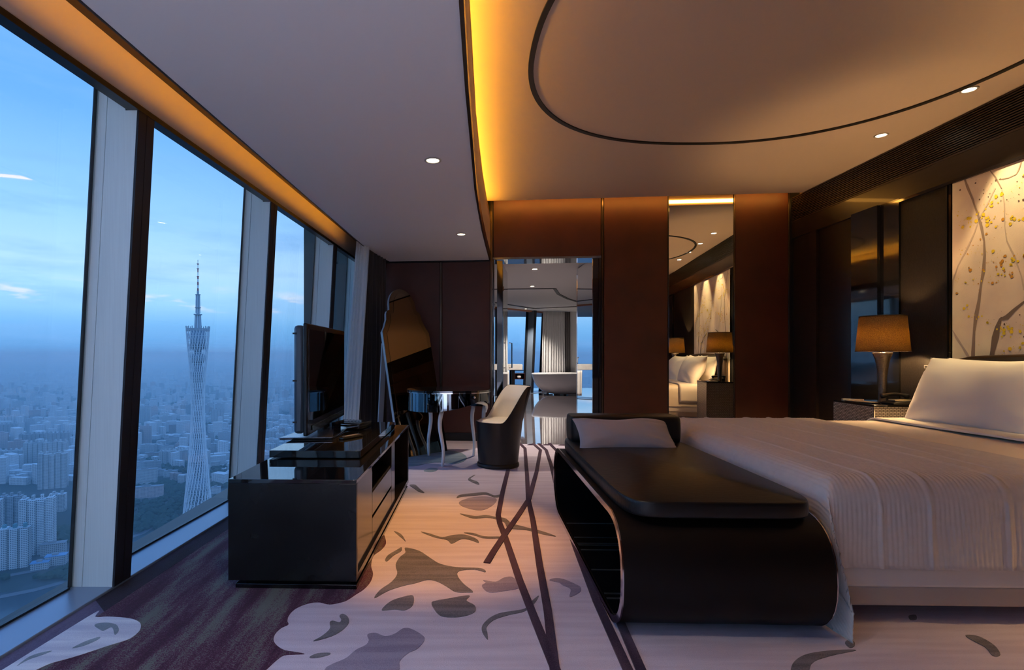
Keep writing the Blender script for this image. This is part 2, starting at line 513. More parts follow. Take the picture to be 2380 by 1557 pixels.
panel(0, 0, 0.10, ZS - 0.02, X=(-1.6, bx(1022)))
panel(1027.5, 1139, 0.10, ZS - 0.02)
panel(1147, 1397, 2.31, 3.2)
panel(1404, 1552, 0.10, 3.2)
panel(1709, 1832, 0.10, 3.2)
panel(0, 0, ZS - 0.016, ZS - 0.002, DARKMETAL, -0.006, 'cornice_bead', X=(-1.3, bx(1139)))
for p in (1024.7, 1400.5):
    panel(p - 2.2, p + 2.2, 0.0, 3.2 if p > 1100 else ZS - 0.02, BRONZE, -0.008, 'metal_trim')
panel(1139.5, 1144.5, 0.0, 3.2, BRONZE, -0.010, 'metal_trim')
panel(1551.5, 1554, 0.0, 3.2, DARKMETAL, -0.006, 'metal_trim')
panel(1705.5, 1708.5, 0.0, 3.2, BRONZE, -0.006, 'metal_trim')
panel(1832.5, 1836, 0.0, 3.2, BRONZE, -0.006, 'metal_trim')
panel(0, 0, 0.0, 3.2, DARKMETAL, 0.0, 'metal_trim', X=(bx(1836.5), 4.05))
panel(1554.3, 1705.2, 0.02, 3.2, MIRROR, 0.004, 'wall_mirror')
bb = MB()
bb_ = wall_seg(0, 0, 0.0, 0.10, -0.010, 0.03, X=(-1.6, bx(1139))).build('baseboard_back', DARKMETAL); tag(bb_, kind='structure')
bb_ = wall_seg(1404, 1836, 0.0, 0.10, -0.010, 0.03).build('baseboard_back_right', DARKMETAL); tag(bb_, kind='structure')
# lamp strip in the slot between ceiling and back wall
SLOT = emit('slot_led', (1.0, 0.43, 0.07), P_SLOT)
x0, x1 = bx(1146), 3.93
MB().hexa([(x0, yc(x0) + 0.003, 2.990), (x1, yc(x1) + 0.003, 2.990), (x1, yc(x1) + 0.010, 2.990), (x0, yc(x0) + 0.010, 2.990)],
          [(x0, yc(x0) + 0.003, 3.030), (x1, yc(x1) + 0.003, 3.030), (x1, yc(x1) + 0.010, 3.030), (x0, yc(x0) + 0.010, 3.030)]).build('led_strip', SLOT, ceil)

# ---- right wall: air grille, dark panels, lacquer columns
def rwall(y0, y1, z0, z1, d0, d1, mb=None):
    """slab on the right wall plane; d = distance behind the plane"""
    mb = mb or MB()
    b = [(xr(y0) + d0, y0), (xr(y0) + d1, y0), (xr(y1) + d1, y1), (xr(y1) + d0, y1)]
    return mb.hexa([(p[0], p[1], z0) for p in b], [(p[0], p[1], z1) for p in b])


wr = rwall(-0.30, 6.5, -0.1, 3.3, 0.10, 0.25).build('wall_right', pmat('slot_paint', (0.40, 0.30, 0.22), 0.6)); tag(wr, kind='structure')
EBONY = pmat('ebony_panel', (0.016, 0.011, 0.008), 0.28, noise=0.25, nscale=4, stretch=(1, 1, 10), coat=0.15)
SCRATCH = pmat('brushed_black_panel', (0.010, 0.008, 0.006), 0.36, spec=0.4, bump=0.5, bscale=36, stretch=(1, 14, 1.2), noise=0.4, nscale=24)
ry = lambda px: 3.82 * F / ((px - CX) - 0.0229 * F)      # depth where the right wall shows at column px
rwall(-0.30, 6.2, 2.667, 2.682, -0.004, 0.10).build('grille_rail', WENGE, wr)
rwall(-0.30, 6.2, 2.948, 2.960, -0.004, 0.10).build('grille_rail', WENGE, wr)
rwall(-0.30, 6.2, 2.67, 2.955, 0.05, 0.10).build('grille_backing', BLACKMATT, wr)
for i in range(14):
    z = 2.690 + i * 0.0186
    rwall(-0.30, 6.2, z, z + 0.0095, 0.0, 0.045).build('grille_slat', WENGE, wr)
rwall(-0.30, 6.2, 2.475, 2.667, 0.0, 0.10).build('header_panel', EBONY, wr, bevel=0.002)
rwall(0.6, ry(2090), 2.452, 2.475, -0.012, 0.10).build('header_bead', BLACKGLOSS, wr)
rwall(ry(2206), ry(2212), 0.1, 2.455, -0.004, 0.10).build('art_frame_post', BLACKGLOSS, wr)
rwall(ry(2204), ry(2090), 0.1, 2.455, 0.012, 0.10).build('brushed_panel', SCRATCH, wr)
rwall(ry(2204) + 0.008, ry(2204) + 0.02, 0.1, 2.455, -0.002, 0.10).build('panel_bead', DARKMETAL, wr)
rwall(ry(2089), ry(2047), 0.1, 2.49, 0.0, 0.10).build('lacquer_column', BLACKGLOSS, wr)
rwall(ry(2046), ry(1985), 0.1, 2.49, -0.03, 0.10).build('lacquer_column', BLACKGLOSS, wr)
rwall(ry(1984), ry(1898), 0.1, 2.475, 0.03, 0.10).build('ebony_panel', EBONY, wr)
rwall(ry(1897), ry(1883), 0.1, 2.475, 0.0, 0.10).build('ebony_post', WENGE, wr)
rwall(ry(1882), 6.2, 0.1, 2.475, 0.02, 0.10).build('ebony_post', EBONY, wr)
rwall(0.35, 0.39 + 0.05, 0.1, 2.455, -0.004, 0.10).build('art_frame_post', BLACKGLOSS, wr)
rwall(-0.30, 2.12 - 0.05, 0.1, 2.455, 0.012, 0.10).build('brushed_panel', SCRATCH, wr)
br = rwall(-0.30, 6.2, 0.0, 0.10, -0.012, 0.10).build('baseboard_right', DARKMETAL); tag(br, kind='structure')

# ---- rear wall (seen in the tall mirror)
rear = MB().box(0.22, 4.8, -0.42, -0.30, -0.1, 3.3).box(-2.2, 0.22, -0.42, -0.30, ZS + 0.08, 3.3).build('wall_rear', LEATHER_P); tag(rear, kind='structure')  # opening on the window side lets in the added lounge's light
LIGHTW = pmat('added_lounge_plaster', (0.42, 0.42, 0.43), 0.7)  # unseen lounge, added as a source of light for the bedroom
tag(MB().box(2.40, 2.55, -7.0, -0.42, -0.1, 2.6).build('wall_added_lounge_right', LIGHTW), kind='structure')
tag(MB().box(-2.6, 2.55, -7.15, -7.0, -0.1, 2.6).build('wall_added_lounge_rear', LIGHTW), kind='structure')
tag(MB().box(-2.4, 2.5, -7.1, -0.8, 2.50, 2.62).build('ceiling_added_lounge_slab', BLACKMATT), kind='structure')
MB().box(2.45, 3.8, -0.112, -0.104, 2.99, 3.03).build('led_strip', SLOT, ceil)

# ---- wall closing the room beyond the window end of the back wall and above
tag(MB().box(3.9, 5.2, -0.7, 6.9, 3.29, 3.40).build('ceiling_void', BLACKMATT), kind='structure')
tag(MB().box(-2.4, 5.2, -0.8, 7.0, 3.30, 3.42).build('ceiling_slab', BLACKMATT), kind='structure')
tag(MB().box(-2.0, 5.2, -7.1, 6.45, -0.30, -0.055).build('floor_slab', BLACKMATT), kind='structure')

# ---- carpet
def carpet_mat(name, c1, c2, c3=None, streak=True, amt=0.5):
    m = bpy.data.materials.new(name); m.use_nodes = True
    n = m.node_tree; b = n.nodes['Principled BSDF']
    b.inputs['Roughness'].default_value = 0.95; b.inputs['Specular IOR Level'].default_value = 0.1
    b.inputs['Sheen Weight'].default_value = 0.15
    t = n.nodes.new('ShaderNodeTexCoord')
    mp_ = n.nodes.new('ShaderNodeMapping'); mp_.inputs['Scale'].default_value = (9.0, 1.1, 1.0) if streak else (1.2, 16.0, 1)
    n.links.new(t.outputs['Object'], mp_.inputs[0])
    a = n.nodes.new('ShaderNodeTexNoise'); a.inputs['Scale'].default_value = 1.4; a.inputs['Detail'].default_value = 6
    n.links.new(mp_.outputs[0], a.inputs['Vector'])
    g_ = n.nodes.new('ShaderNodeTexNoise'); g_.inputs['Scale'].default_value = 260.0; g_.inputs['Detail'].default_value = 2
    n.links.new(t.outputs['Object'], g_.inputs['Vector'])
    ad = n.nodes.new('ShaderNodeMath'); ad.operation = 'MULTIPLY_ADD'; ad.inputs[1].default_value = amt
    n.links.new(g_.outputs['Fac'], ad.inputs[0]); n.links.new(a.outputs['Fac'], ad.inputs[2])
    rp = n.nodes.new('ShaderNodeValToRGB')
    rp.color_ramp.elements[0].position = 0.38 + amt * 0.5; rp.color_ramp.elements[0].color = c1
    rp.color_ramp.elements[1].position = 0.62 + amt * 0.5; rp.color_ramp.elements[1].color = c2
    if c3:
        e3 = rp.color_ramp.elements.new(0.50 + amt * 0.5); e3.color = c3
    n.links.new(ad.outputs[0], rp.inputs[0]); n.links.new(rp.outputs[0], b.inputs['Base Color'])
    bu = n.nodes.new('ShaderNodeBump'); bu.inputs['Strength'].default_value = 0.5; bu.inputs['Distance'].default_value = 0.004
    n.links.new(g_.outputs['Fac'], bu.inputs['Height']); n.links.new(bu.outputs[0], b.inputs['Normal'])
    MATS[name] = m
    return m


C_LILAC = carpet_mat('carpet_lilac', srgb(206, 194, 212), srgb(220, 210, 226), streak=False, amt=0.35)
C_PURPLE = carpet_mat('carpet_purple', srgb(64, 24, 50), srgb(112, 114, 106), srgb(92, 38, 70), amt=0.7)
C_WHITE = carpet_mat('carpet_white', srgb(206, 208, 222), srgb(236, 238, 244), streak=False, amt=0.3)
C_GREY = carpet_mat('carpet_grey', srgb(100, 96, 104), srgb(132, 128, 134), streak=False, amt=0.6)
C_GREYL = carpet_mat('carpet_grey_lilac', srgb(138, 128, 152), srgb(162, 152, 174), streak=False, amt=0.5)
C_GREEN = carpet_mat('carpet_grey_green', srgb(128, 142, 150), srgb(158, 172, 180), streak=False, amt=0.5)
C_STRIPE = carpet_mat('carpet_stripe', srgb(50, 28, 52), srgb(84, 62, 78), amt=0.5)
C_BORDER = carpet_mat('carpet_border', srgb(24, 14, 32), srgb(46, 28, 52), amt=0.6)
C_BORDERL = carpet_mat('carpet_border_light', srgb(88, 80, 110), srgb(112, 104, 130), amt=0.5)

yt = lambda X: 6.36 - 0.092 * X              # carpet ends at the bathroom threshold
floor = MB().prism([(wx(0, -7.0, 0), -7.0), (2.40, -7.0), (2.40, -0.30), (4.2, -0.30), (4.2, yw(4.2)), (bx(1397), yw(bx(1397))), (bx(1397), yt(bx(1397))), (bx(1143), yt(bx(1143))),
                    (bx(1143), yw(bx(1143))), (wx(0, 6.65, 0), 6.65)], -0.05, 0.0).build('floor', C_LILAC)
tag(floor, kind='structure')


def motif(pts, mat, z=0.0025, name='carpet_motif', smooth=True):
    P = [flat(px, py) for px, py in pts]
    if smooth:                                  # round the outline (closed Catmull-Rom)
        Q = []
        n = len(P)
        for i in range(n):
            p0, p1, p2, p3 = P[i - 1], P[i], P[(i + 1) % n], P[(i + 2) % n]
            for k in range(4):
                t = k / 4
                Q.append(0.5 * ((2 * p1) + (p2 - p0) * t + (2 * p0 - 5 * p1 + 4 * p2 - p3) * t * t + (3 * p1 - p0 - 3 * p2 + p3) * t ** 3))
        P = Q
    me = bpy.data.meshes.new(name)
    bm = bmesh.new()
    top = [bm.verts.new((p.x, p.y, z)) for p in P]
    bot = [bm.verts.new((p.x, p.y, -0.004)) for p in P]
    fc = bm.faces.new(top)
    if fc.normal.z < 0 or (fc.normal_update() or fc.normal.z < 0):
        fc.normal_flip()
    n = len(P)
    for i in range(n):
        bm.faces.new((top[i], top[(i + 1) % n], bot[(i + 1) % n], bot[i]))
    bmesh.ops.triangulate(bm, faces=[f for f in bm.faces if len(f.verts) > 4])
    bm.to_mesh(me); bm.free()
    me.materials.append(mat)
    o = bpy.data.objects.new(name, me); COL.objects.link(o); o.parent = floor
    return o


c6 = lambda L: [(600 + x * 0.37815, 1020 + y * 0.37815) for x, y in L]
c7 = lambda L: [(x * 0.26138, 1150 + y * 0.26138) for x, y in L]
# the dark plum ground on the window side, ending in a scalloped cloud edge
bound = c6([(775, 590), (786, 640), (760, 680), (710, 720), (695, 780), (706, 830), (690, 880), (650, 925), (600, 958), (560, 985), (520, 1003),
            (440, 1018), (370, 1005), (300, 1015), (230, 1045), (190, 1085), (180, 1120), (185, 1142), (140, 1165), (105, 1200), (95, 1240), (120, 1275),
            (165, 1300), (225, 1310), (285, 1322), (240, 1326), (160, 1332), (110, 1365), (50, 1420), (-20, 1480)])
Pb = [flat(px, py) for px, py in bound]
Q = []
for i in range(len(Pb) - 1):
    p0, p1, p2, p3 = Pb[max(i - 1, 0)], Pb[i], Pb[i + 1], Pb[min(i + 2, len(Pb) - 1)]
    for k in range(5):
        t = k / 5
        Q.append(0.5 * ((2 * p1) + (p2 - p0) * t + (2 * p0 - 5 * p1 + 4 * p2 - p3) * t * t + (3 * p1 - p0 - 3 * p2 + p3) * t ** 3))
Q.append(Pb[-1])
poly = [(p.x, p.y) for p in Q] + [(-0.8, 0.9), (-0.5, 0.1), (-0.4, -0.30)] + [(wx(0.115, -0.30, 0), -0.30), (wx(0.115, 5.2, 0), 5.2), (-0.75, 4.6), (-0.52, 3.9)]
MB().prism(poly, -0.004, 0.0015).build('carpet_ground', C_PURPLE, floor)
# border strip under the windows
ysp = 2.30
MB().prism([(wx(0.002, ysp, 0), ysp), (wx(0.115, ysp - 0.10, 0), ysp - 0.10), (wx(0.115, 5.8, 0), 5.8), (wx(0.002, 5.8, 0), 5.8)], -0.004, 0.002).build('carpet_border', C_BORDER, floor)
MB().prism([(wx(0.002, -0.30, 0), -0.30), (wx(0.115, -0.30, 0), -0.30), (wx(0.115, ysp - 0.10, 0), ysp - 0.10), (wx(0.002, ysp, 0), ysp)], -0.004, 0.002).build('carpet_border', C_BORDERL, floor)
motif(c7([(862, 1042), (846, 1085), (880, 1093), (950, 1088), (1080, 1095), (1180, 1110), (1235, 1135), (1253, 1165), (1245, 1205), (1215, 1240), (1160, 1280),
          (1080, 1310), (950, 1350), (800, 1400), (640, 1450), (460, 1500), (330, 1557), (60, 1680), (-260, 1750), (-150, 1662), (40, 1550), (440, 1301)]), C_WHITE, 0.003, smooth=True)
motif(c7([(840, 1170), (870, 1150), (960, 1145), (1030, 1160), (1055, 1195), (1050, 1225), (1020, 1250), (1005, 1200), (985, 1185), (920, 1215), (880, 1200)]), C_GREEN, 0.004)
motif(c7([(650, 1365), (760, 1310), (885, 1270), (870, 1295), (760, 1345), (660, 1370)]), C_GREEN, 0.004)
motif(c7([(150, 1530), (240, 1460), (330, 1420), (460, 1395), (380, 1430), (250, 1475)]), C_GREEN, 0.004)
S = [
    ([(905, 670), (990, 690), (1060, 735), (1120, 770), (1220, 790), (1350, 795), (1390, 805), (1395, 820), (1330, 805), (1240, 812), (1225, 840), (1260, 890), (1320, 940), (1290, 945),
      (1215, 942), (1160, 910), (1100, 878), (1040, 868), (960, 890), (890, 905), (800, 935), (715, 980), (750, 930), (820, 880), (855, 830), (845, 775), (870, 730), (905, 700)], C_GREY),
    ([(760, 1050), (800, 1010), (850, 985), (940, 963), (958, 985), (945, 1030), (900, 1055), (840, 1050), (780, 1055)], C_GREY),
    ([(1065, 1010), (1100, 995), (1160, 985), (1240, 970), (1300, 965), (1280, 995), (1330, 1025), (1335, 1060), (1290, 1085), (1210, 1098), (1130, 1092), (1090, 1060)], C_GREY),
    ([(340, 1245), (390, 1215), (440, 1170), (440, 1130), (460, 1120), (500, 1130), (510, 1110), (500, 1090), (520, 1078), (550, 1095), (558, 1130), (520, 1175), (450, 1215)], C_GREY),
    ([(410, 1420), (460, 1385), (540, 1350), (600, 1300), (660, 1270), (680, 1240), (672, 1205), (720, 1195), (780, 1215), (840, 1200), (890, 1168), (940, 1170), (1010, 1210), (1022, 1240),
      (980, 1290), (920, 1320), (870, 1370), (860, 1430), (700, 1520), (420, 1500)], C_GREYL),
    ([(1375, 905), (1400, 885), (1385, 870), (1460, 880), (1510, 855), (1560, 850), (1600, 880), (1640, 890), (1600, 920), (1520, 935), (1420, 945)], C_GREYL),
    ([(1790, 870), (1830, 857), (1880, 865), (1940, 890), (1983, 915), (1975, 945), (1915, 972), (1920, 925), (1870, 900), (1850, 885)], C_GREYL),
    ([(1410, 1235), (1378, 1190), (1378, 1150), (1420, 1105), (1480, 1075), (1560, 1060), (1640, 1045), (1680, 1000), (1725, 965), (1700, 1010), (1640, 1060), (1540, 1084), (1450, 1114), (1405, 1158), (1410, 1200)], C_GREY),
    ([(1000, 572), (1060, 585), (1130, 605), (1200, 592), (1270, 590), (1340, 615), (1355, 640), (1300, 622), (1250, 617), (1190, 645), (1160, 622), (1080, 605)], C_GREY),
    ([(780, 745), (800, 715), (850, 685), (880, 668), (880, 690), (830, 720), (795, 752)], C_GREY),
    ([(1220, 365), (1240, 345), (1330, 334), (1400, 330), (1450, 348), (1490, 343), (1490, 356), (1450, 360), (1400, 343), (1330, 350), (1250, 357)], C_GREY),
    ([(1335, 222), (1305, 246), (1345, 262), (1360, 280), (1340, 278), (1290, 252), (1310, 232)], C_GREY),
    ([(1240, 460), (1330, 475), (1400, 470), (1460, 480), (1520, 490), (1560, 520), (1650, 545), (1750, 570), (1830, 600), (1750, 588), (1650, 562), (1540, 550), (1510, 512), (1450, 492), (1400, 485), (1320, 490)], C_GREY),
    ([(1265, 578), (1320, 580), (1390, 600), (1490, 602), (1490, 611), (1390, 612), (1330, 595)], C_GREY),
    ([(835, 568), (880, 588), (907, 632), (890, 617), (860, 592)], C_GREY),
    ([(315, 1345), (360, 1322), (440, 1318), (430, 1331), (360, 1347)], C_GREY),
    ([(930, 285), (965, 283), (990, 305), (1022, 332), (990, 327), (960, 307)], C_GREY),
    ([(1250, 380), (1320, 360), (1400, 356), (1465, 370), (1440, 410), (1370, 440), (1280, 425), (1235, 400)], C_GREYL),
]
for pts, m_ in S:
    motif(c6(pts), m_)
for pts, m_ in [([(940, 1063), (985, 1055), (1030, 1046), (1070, 1052), (1085, 1066), (1060, 1078), (1010, 1075), (960, 1084), (930, 1080)], C_GREEN),
                ([(985, 1094), (1000, 1088), (1018, 1090), (1010, 1096), (995, 1097)], C_GREEN),
                ([(1964, 1495), (1972, 1488), (1985, 1492), (1986, 1502), (1975, 1506)], C_GREY),
                ([(2112, 1432), (2128, 1430), (2130, 1440), (2116, 1441)], C_GREY),
                ([(2244, 1477), (2275, 1480), (2310, 1500), (2325, 1522), (2308, 1525), (2290, 1505), (2262, 1490)], C_GREY),
                ([(1838, 1557), (1850, 1535), (1880, 1520), (1940, 1512), (1990, 1512), (1930, 1525), (1885, 1545), (1880, 1600), (1840, 1600)], C_GREY)]:
    motif(pts, m_)


NS = [0]


def stripe(L, w=0.036):
    NS[0] += 1
    P = [flat(px, py) for px, py in c6(L)]
    P[0] = P[0] + (P[0] - P[1]).normalized() * 0.0
    MB().ribbon([(p.x, p.y) for p in P], w, -0.004, 0.0042 + 0.0005 * NS[0]).build('carpet_stripe', C_STRIPE, floor)


def extend(L, k=0.5):
    a, b = L[-2], L[-1]
    return L + [(b[0] + (b[0] - a[0]) * k, b[1] + (b[1] - a[1]) * k)]


stripe(extend([(1545, 150), (1535, 195), (1502, 330), (1475, 470), (1485, 520), (1520, 610), (1610, 880), (1700, 1110), (1790, 1330)], 0.9))
stripe(extend([(1610, 30), (1640, 60), (1652, 220), (1660, 370), (1690, 510), (1730, 780), (1780, 1060), (1812, 1330)], 0.9))
stripe([(1690, 30), (1735, 70), (1712, 200), (1665, 370), (1600, 470), (1510, 600), (1450, 690), (1405, 765)])
stripe(extend([(1725, 30), (1770, 70), (1800, 160), (1830, 280), (1870, 440), (1960, 690), (2080, 1000), (2270, 1420)], 0.6))
stripe(extend([(1790, 28), (1840, 80), (1880, 200), (2000, 600), (2210, 1095), (2350, 1420)], 0.6))
th = [(bx(1150) + i * (bx(1395) - bx(1150)) / 14) for i in range(15)]
for i in range(14):
    if i % 2 == 0:
        q = [(th[i], yt(th[i]) - 0.07), (th[i + 1] - 0.02, yt(th[i + 1]) - 0.07), (th[i + 1] + 0.02, yt(th[i + 1]) - 0.004), (th[i] + 0.04, yt(th[i]) - 0.004)]
        MB().prism(q, -0.004, 0.004).build('carpet_stripe', C_STRIPE, floor)

# ================================================================== things on the window side
ROT = -R(1.72)

# ---- long media console
CONS_SIDE = pmat('console_stone', (0.009, 0.010, 0.010), 0.25, spec=0.35, noise=0.5, nscale=5, bump=0.15, bscale=60, coat=0.1)
CONS_TOP = pmat('console_top_gloss', (0.008, 0.009, 0.010), 0.03, spec=0.7, coat=0.5)
CONS_FRONT = pmat('console_front_veneer', (0.013, 0.011, 0.011), 0.16, noise=0.4, nscale=5, stretch=(1, 1, 14), coat=0.2)
con = thing('media_console', (-1.082, 2.405, 0), ROT, 'long black glossy media console in front of the windows', 'console')
LC, WC, HCN = 1.85, 0.602, 0.516
MB().box(0.025, WC - 0.004, 0.02, LC - 0.02, 0.0, 0.022).build('plinth', BLACKGLOSS, con, bevel=0.002)
MB().box(0.06, WC - 0.05, 0.06, LC - 0.05, 0.022, 0.045).build('plinth_neck', BLACKMATT, con)
MB().box(0, WC, 0, 0.03, 0.045, HCN - 0.018).build('end_panel', CONS_SIDE, con, bevel=0.002)
MB().box(0, WC, LC - 0.04, LC, 0.045, HCN - 0.018).build('end_panel', CONS_FRONT, con, bevel=0.002)
MB().box(0, WC, 0, LC, HCN - 0.018, HCN).build('console_top', CONS_TOP, con, bevel=0.0015)
MB().box(0, WC, 0.03, LC - 0.04, 0.045, 0.075).build('bottom_panel', CONS_FRONT, con, bevel=0.001)
MB().box(0, 0.015, 0.03, LC - 0.04, 0.075, HCN - 0.018).build('back_panel', CONS_FRONT, con)
MB().box(0.02, WC - 0.012, 0.03, 0.42, 0.075, HCN - 0.018).build('cabinet_door', CONS_FRONT, con, bevel=0.002)
MB().box(0.02, WC - 0.012, 0.424, 1.06, 0.075, 0.205).build('drawer', CONS_FRONT, con, bevel=0.002)
MB().box(0.02, WC - 0.012, 0.424, 1.06, 0.220, 0.345).build('drawer', CONS_FRONT, con, bevel=0.002)
MB().box(0.02, WC - 0.02, 0.424, 1.06, 0.3455, 0.352).build('niche_shelf', BLACKMATT, con)
MB().box(0.02, WC - 0.012, 1.064, 1.20, 0.075, HCN - 0.018).build('divider_panel', CONS_FRONT, con, bevel=0.002)
MB().box(WC - 0.20, WC - 0.14, 1.20, LC - 0.04, 0.075, HCN - 0.018).build('recess_panel', CONS_FRONT, con)

# ---- swivel board and television on it
tvb = thing('swivel_board', (-1.082, 2.405, HCN), ROT, 'thick glossy black board lying on the media console under the television', 'board')
MB().box(0.004, 0.515, 0.47, 1.68, 0.006, 0.046).build('board_top', CONS_TOP, tvb, bevel=0.0015)
MB().box(0.08, 0.45, 0.55, 1.60, 0.0, 0.006).build('board_foot', BLACKMATT, tvb)

tv = thing('television', (-0.925, 3.10, HCN + 0.046), R(1.0), 'flat black television standing edge-on upon the console', 'television')
TVH0, TVH1, TVL = 0.042, 0.722, 1.075
TVB = pmat('television_black', (0.010, 0.011, 0.012), 0.18, coat=0.3)
TVS = pmat('television_screen', (0.004, 0.006, 0.006), 0.03, spec=0.8)
TVG = pmat('television_back_grey', (0.10, 0.13, 0.16), 0.3, metal=0.3)
MB().box(-0.020, 0.006, 0, TVL, TVH0, TVH1).build('bezel', TVB, tv, bevel=0.006)
MB().box(-0.082, -0.020, 0.012, TVL - 0.012, TVH0 + 0.012, TVH1 - 0.012).build('back_housing', TVG, tv, bevel=0.02)
MB().box(0.0058, 0.0075, 0.035, TVL - 0.035, TVH0 + 0.085, TVH1 - 0.035).build('screen', TVS, tv)
MB().box(0.006, 0.013, 0.10, TVL - 0.05, TVH0 + 0.022, TVH0 + 0.052).build('speaker_bar', pmat('tv_bar', (0.10, 0.14, 0.15), 0.15, metal=0.4), tv, bevel=0.004)
for z in (0.12, 0.37, 0.655):
    MB().box(-0.084, -0.060, 0.005, 0.014, z, z + 0.010).build('vent_slot', BLACKMATT, tv)
MB().box(-0.055, -0.005, 0.46, 0.62, 0.012, 0.06).build('stand_neck', BLACKGLOSS, tv, bevel=0.006)
MB().prism([(-0.20, 0.12), (0.12, 0.14), (0.14, 0.80), (-0.16, 0.84)], 0.0, 0.010).build('stand_plate', TVB, tv, bevel=0.003)
MB().prism([(-0.20, 0.10), (0.13, 0.12), (0.06, 0.46), (-0.12, 0.46)], 0.012, 0.018).build('stand_plate', pmat('stand_silver', (0.30, 0.33, 0.40), 0.2, metal=0.8), tv, bevel=0.002)
dv = thing('decoder_box', (-0.79, 3.76, HCN + 0.046), R(-14), 'small black decoder box with silver front behind the television stand', 'decoder')
MB().box(-0.11, 0.11, -0.10, 0.10, 0.002, 0.046).build('box_body', TVB, dv, bevel=0.004)
MB().box(-0.10, 0.10, -0.105, -0.10, 0.008, 0.040).build('box_front', CHROME, dv, bevel=0.001)
for i in range(7):
    MB().box(-0.09 + i * 0.026, -0.074 + i * 0.026, -0.03, 0.08, 0.046, 0.048).build('vent_slot', CHROME, dv)
rc = thing('remote_control', (-0.70, 3.30, HCN + 0.046), R(-35), 'slim black remote control lying beside the television stand', 'remote')
MB().box(-0.022, 0.022, -0.085, 0.085, 0.0, 0.016).build('remote_body', TVB, rc, bevel=0.005)
MB().box(-0.014, 0.014, -0.06, 0.06, 0.016, 0.018).build('remote_keys', pmat('remote_grey', (0.2, 0.2, 0.22), 0.4), rc)

# ---- leaning dressing mirror
def cheval():
    bl, br_ = Vector((-0.627, 5.41, 0)), Vector((-0.146, 5.84, 0))
    mid = (bl + br_) / 2
    u = (br_ - bl).normalized()                     # along the base
    nrm = Vector((u.y, -u.x, 0))                    # faces the room
    back = -nrm
    lean = 0.252
    up = (Vector((0, 0, 1)) + back * lean).normalized()
    face = u.cross(up); face = face if face.dot(nrm) > 0 else -face
    t = thing('dressing_mirror', mid, 0, 'tall arched mirrored dressing mirror leaning back beside the dark curtain', 'mirror')
    W = (br_ - bl).length / 2
    half = [(W, 0.0), (W, 1.385), (W - 0.035, 1.44), (W - 0.075, 1.53), (W - 0.085, 1.60), (W - 0.10, 1.63), (W - 0.135, 1.645), (W - 0.14, 1.68)]
    ra = W - 0.14
    for i in range(1, 10):
        a = i / 9 * math.pi / 2
        half.append((ra * math.cos(a), 1.68 + 0.225 * math.sin(a)))
    def outline(inset):
        L = []
        cx0, cy0 = 0.0, 0.95
        pts = half + [(-x, y) for x, y in half[-2::-1]]
        n = len(pts)
        for i in range(n):
            p0, p1, p2 = Vector(pts[i - 1]), Vector(pts[i]), Vector(pts[(i + 1) % n])
            d1, d2 = (p1 - p0), (p2 - p1)
            n1, n2 = Vector((-d1.y, d1.x)), Vector((-d2.y, d2.x))
            nn = n1.normalized() + n2.normalized() if n1.length > 0 and n2.length > 0 else n1
            if nn.length > 0: nn.normalize()
            L.append(p1 + nn * inset)
        return L
    def slab(name, pts, d0, d1, mat, smooth=False):
        mb = MB()
        n = len(pts)
        A = [u * p[0] + up * p[1] + face * d0 for p in pts]
        B = [u * p[0] + up * p[1] + face * d1 for p in pts]
        mb.add(A + B, [tuple(range(n))[::-1], tuple(range(n, 2 * n))] + [(i, (i + 1) % n, n + (i + 1) % n, n + i) for i in range(n)])
        return mb.build(name, mat, t)
    SM = pmat('smoked_mirror', (0.16, 0.13, 0.10), 0.01, metal=1.0)
    slab('mirror_frame', outline(0), -0.045, -0.008, pmat('mirror_edge_silver', (0.70, 0.76, 0.80), 0.3, metal=0.35))
    slab('bevel_border', outline(0.0), -0.008, 0.0, SM)
    slab('mirror_glass', outline(0.055), 0.0, 0.004, pmat('dark_mirror', (0.20, 0.16, 0.12), 0.0, metal=1.0))
    slab('backing_board', outline(0.01), -0.052, -0.045, BLACKMATT)
    # easel strut
    hinge = u * (-W + 0.012) + up * 1.27 - face * 0.075
    foot = Vector((u.x * (-W - 0.02), u.y * (-W - 0.02), 0)) + back * 0.44 + Vector((0, 0, 0.004))
    for s, nm in ((0, 'easel_leg'), (2 * W - 0.086, 'easel_leg')):
        a, b = hinge + u * s, foot + u * s
        d = face * 0.020
        e_ = u * 0.062
        mb = MB(); mb.hexa([b, b + e_, b + e_ + d, b + d], [a, a + e_, a + e_ + d, a + d])
        mb.build(nm, MATS['mirror_edge_silver'], t)
    return t


cheval()

